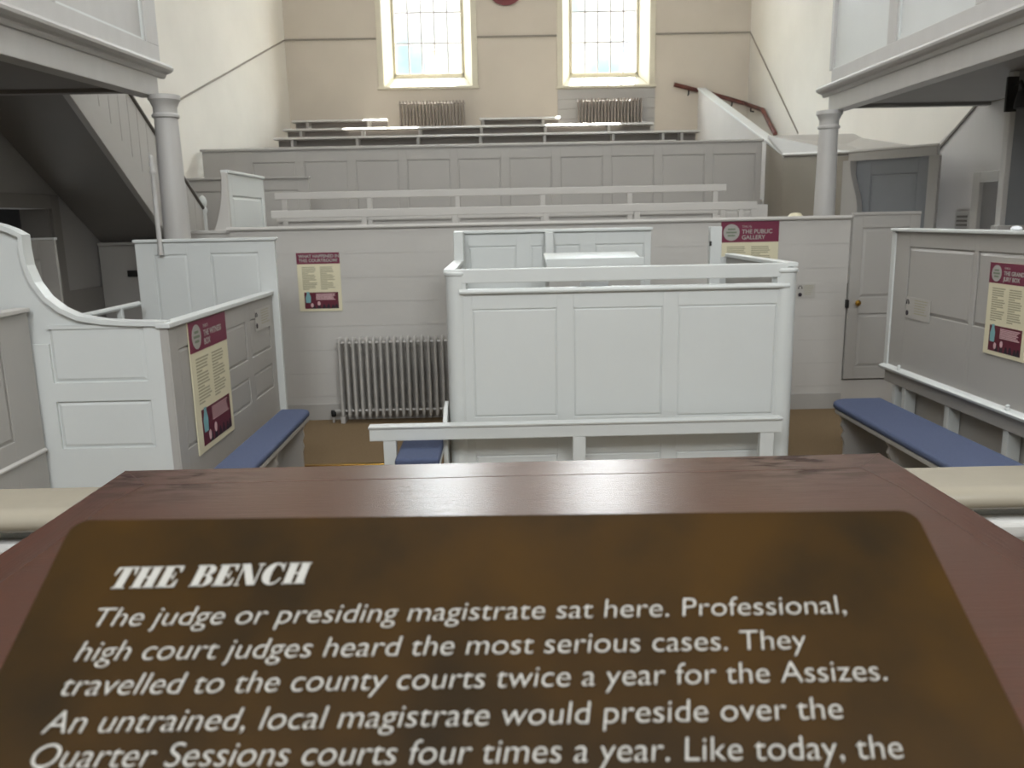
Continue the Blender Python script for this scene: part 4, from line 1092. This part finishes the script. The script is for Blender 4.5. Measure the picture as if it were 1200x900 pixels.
for (a, b, s_), (u0, v0, u1, v1) in zip(LINES, lines_info):
    me = text_mesh(s_, size, .18, bold=-size * .012)
    xs_ = [v.co.x for v in me.vertices]; k = (u1 - u0) / (max(xs_) - min(xs_)); ys_ = 1.0
    me.materials.clear(); me.materials.append(INK)
    o = bpy.data.objects.new('text_line', me); C.objects.link(o); o.parent = r
    o.location = (u0 - min(xs_) * k, v0, .0003); o.scale = (k, 1, 1); o.rotation_euler = (0, 0, math.atan2(v1 - v0, u1 - u0))
# fat-face heading THE BENCH: heavy stems, hairline serifs
def heavy(ch):
    """letters one unit tall as polygons"""
    P_ = []
    R4 = lambda a, b, c, d: P_.append([(a, c), (b, c), (b, d), (a, d)])
    def arc(cx, cy, rx, ry, a0, a1, n=14): return [(cx + rx * math.cos(math.radians(a0 + (a1 - a0) * k / n)), cy + ry * math.sin(math.radians(a0 + (a1 - a0) * k / n))) for k in range(n + 1)]
    if ch == 'T': R4(.28, .62, 0, 1); R4(.18, .72, 0, .06); R4(0, .9, .93, 1); P_.append([(0, 1), (0, .62), (.04, .62), (.16, .93)]); P_.append([(.9, 1), (.9, .62), (.86, .62), (.74, .93)]); w = .92
    elif ch == 'H': R4(.06, .40, 0, 1); R4(.58, .92, 0, 1); R4(.40, .58, .47, .54); [R4(a, b, c, d) for a, b, c, d in ((0, .46, 0, .06), (.52, .98, 0, .06), (0, .46, .94, 1), (.52, .98, .94, 1))]; w = 1.02
    elif ch == 'E': R4(.06, .40, 0, 1); R4(0, .8, 0, .07); R4(0, .8, .93, 1); R4(.40, .56, .47, .54); R4(.53, .58, .33, .68); P_.append([(.8, 0), (.8, .36), (.76, .36), (.62, .07)]); P_.append([(.8, 1), (.8, .68), (.76, .68), (.62, .93)]); w = .86
    elif ch == 'B':
        R4(.06, .38, 0, 1); R4(0, .55, 0, .06); R4(0, .52, .94, 1); R4(.38, .55, .49, .55)
        for cy, ry, xx in ((.755, .245, .50), (.265, .265, .54)):
            o_ = arc(xx, cy, .34, ry, -90, 90); i_ = arc(xx, cy, .06, ry - .06, 90, -90); P_.append(o_ + i_)
        w = .92
    elif ch == 'N': R4(.07, .13, 0, 1); R4(0, .22, 0, .06); P_.append([(0, 1), (.36, 1), (.90, 0), (.78, 0), (.52, 0)][:3] + [(.90, 0), (.56, 0), (.07, .92), (0, .94)][1:]); R4(.84, .90, 0, 1); R4(.74, 1.0, .94, 1); w = 1.02
    elif ch == 'C':
        o_ = arc(.48, .5, .48, .52, 60, 300); i_ = arc(.50, .5, .13, .455, 300, 60); P_.append(o_ + i_); R4(.80, .85, .62, 1.0); P_.append([(.62, .9), (.80, .66), (.85, .66), (.85, 1), (.80, .97)]); P_.append([(.70, .05), (.86, .28), (.82, .30), (.64, .08)]); w = .92
    else: w = .45
    return P_, w
s_ = 'THE BENCH'; mbh = MB(); cx_ = 0
for ch in s_:
    P_, w_ = heavy(ch)
    for pg in P_: mbh.ext([(cx_ + x + .20 * y, y) for x, y in pg], 'z', 0, .012)
    cx_ += w_ + .06
u0, v0 = pl(125, 691); u1, v1 = pl(359, 684.5); kx = (u1 - u0) / cx_
hv = pl(130, 666)[1] - v0
mbh.v = [(x * kx, y * hv, z * .05) for x, y, z in mbh.v]
o = mbh.build('heading', INK, r); o.location = (u0, v0, .0003); o.rotation_euler = (0, 0, math.atan2(v1 - v0, u1 - u0))

# ------------------------------------------------------------------ what stands outside the windows
YO = 40.0
a = at(507, 96, y=YO); b = at(523, 68, y=YO)
r = thing('chimney_stack', 'pale stone chimney stack seen through the left window', 'chimney', (a.x, YO, 0))
w = b.x - a.x
MB().box(-w * .7, w * .9, 0, 1.0, 0, a.z - .2).build('gable', BRICK, r); MB().box(-w * .45, w * .55, .1, .9, 0, b.z).build('stack', BRICK, r)
MB().box(-w * .55, w * .65, .05, .95, b.z - .1, b.z + .1).build('stack_cap', BRICK, r)
h_ = at(510, 58, y=YO).z - b.z
for k in (-.12, .25): MB().lathe([(.16, 0), (.13, h_ * .7), (.17, h_ * .8), (.17, h_)], w * k, .5, 14, b.z + .1).build('chimney_pot', CLAY, r, smooth=True)
a = at(741, 95, y=YO); b = at(770, 42, y=YO)
r = thing('neighbour_house', 'pale blue-grey house end seen through the right window', 'house', (a.x, YO, 0))
MB().box(0, 4, 0, 4, 0, b.z).build('house_wall', SLATE, r); MB().ext([(-.2, b.z), (4.2, b.z), (2, b.z + 1.6)], 'y', -.2, 4.2).build('roof', SLATE, r)
struct(MB().box(-60, 60, YF + .6, 120, -2.0, -1.5).build('ground', BRICK))
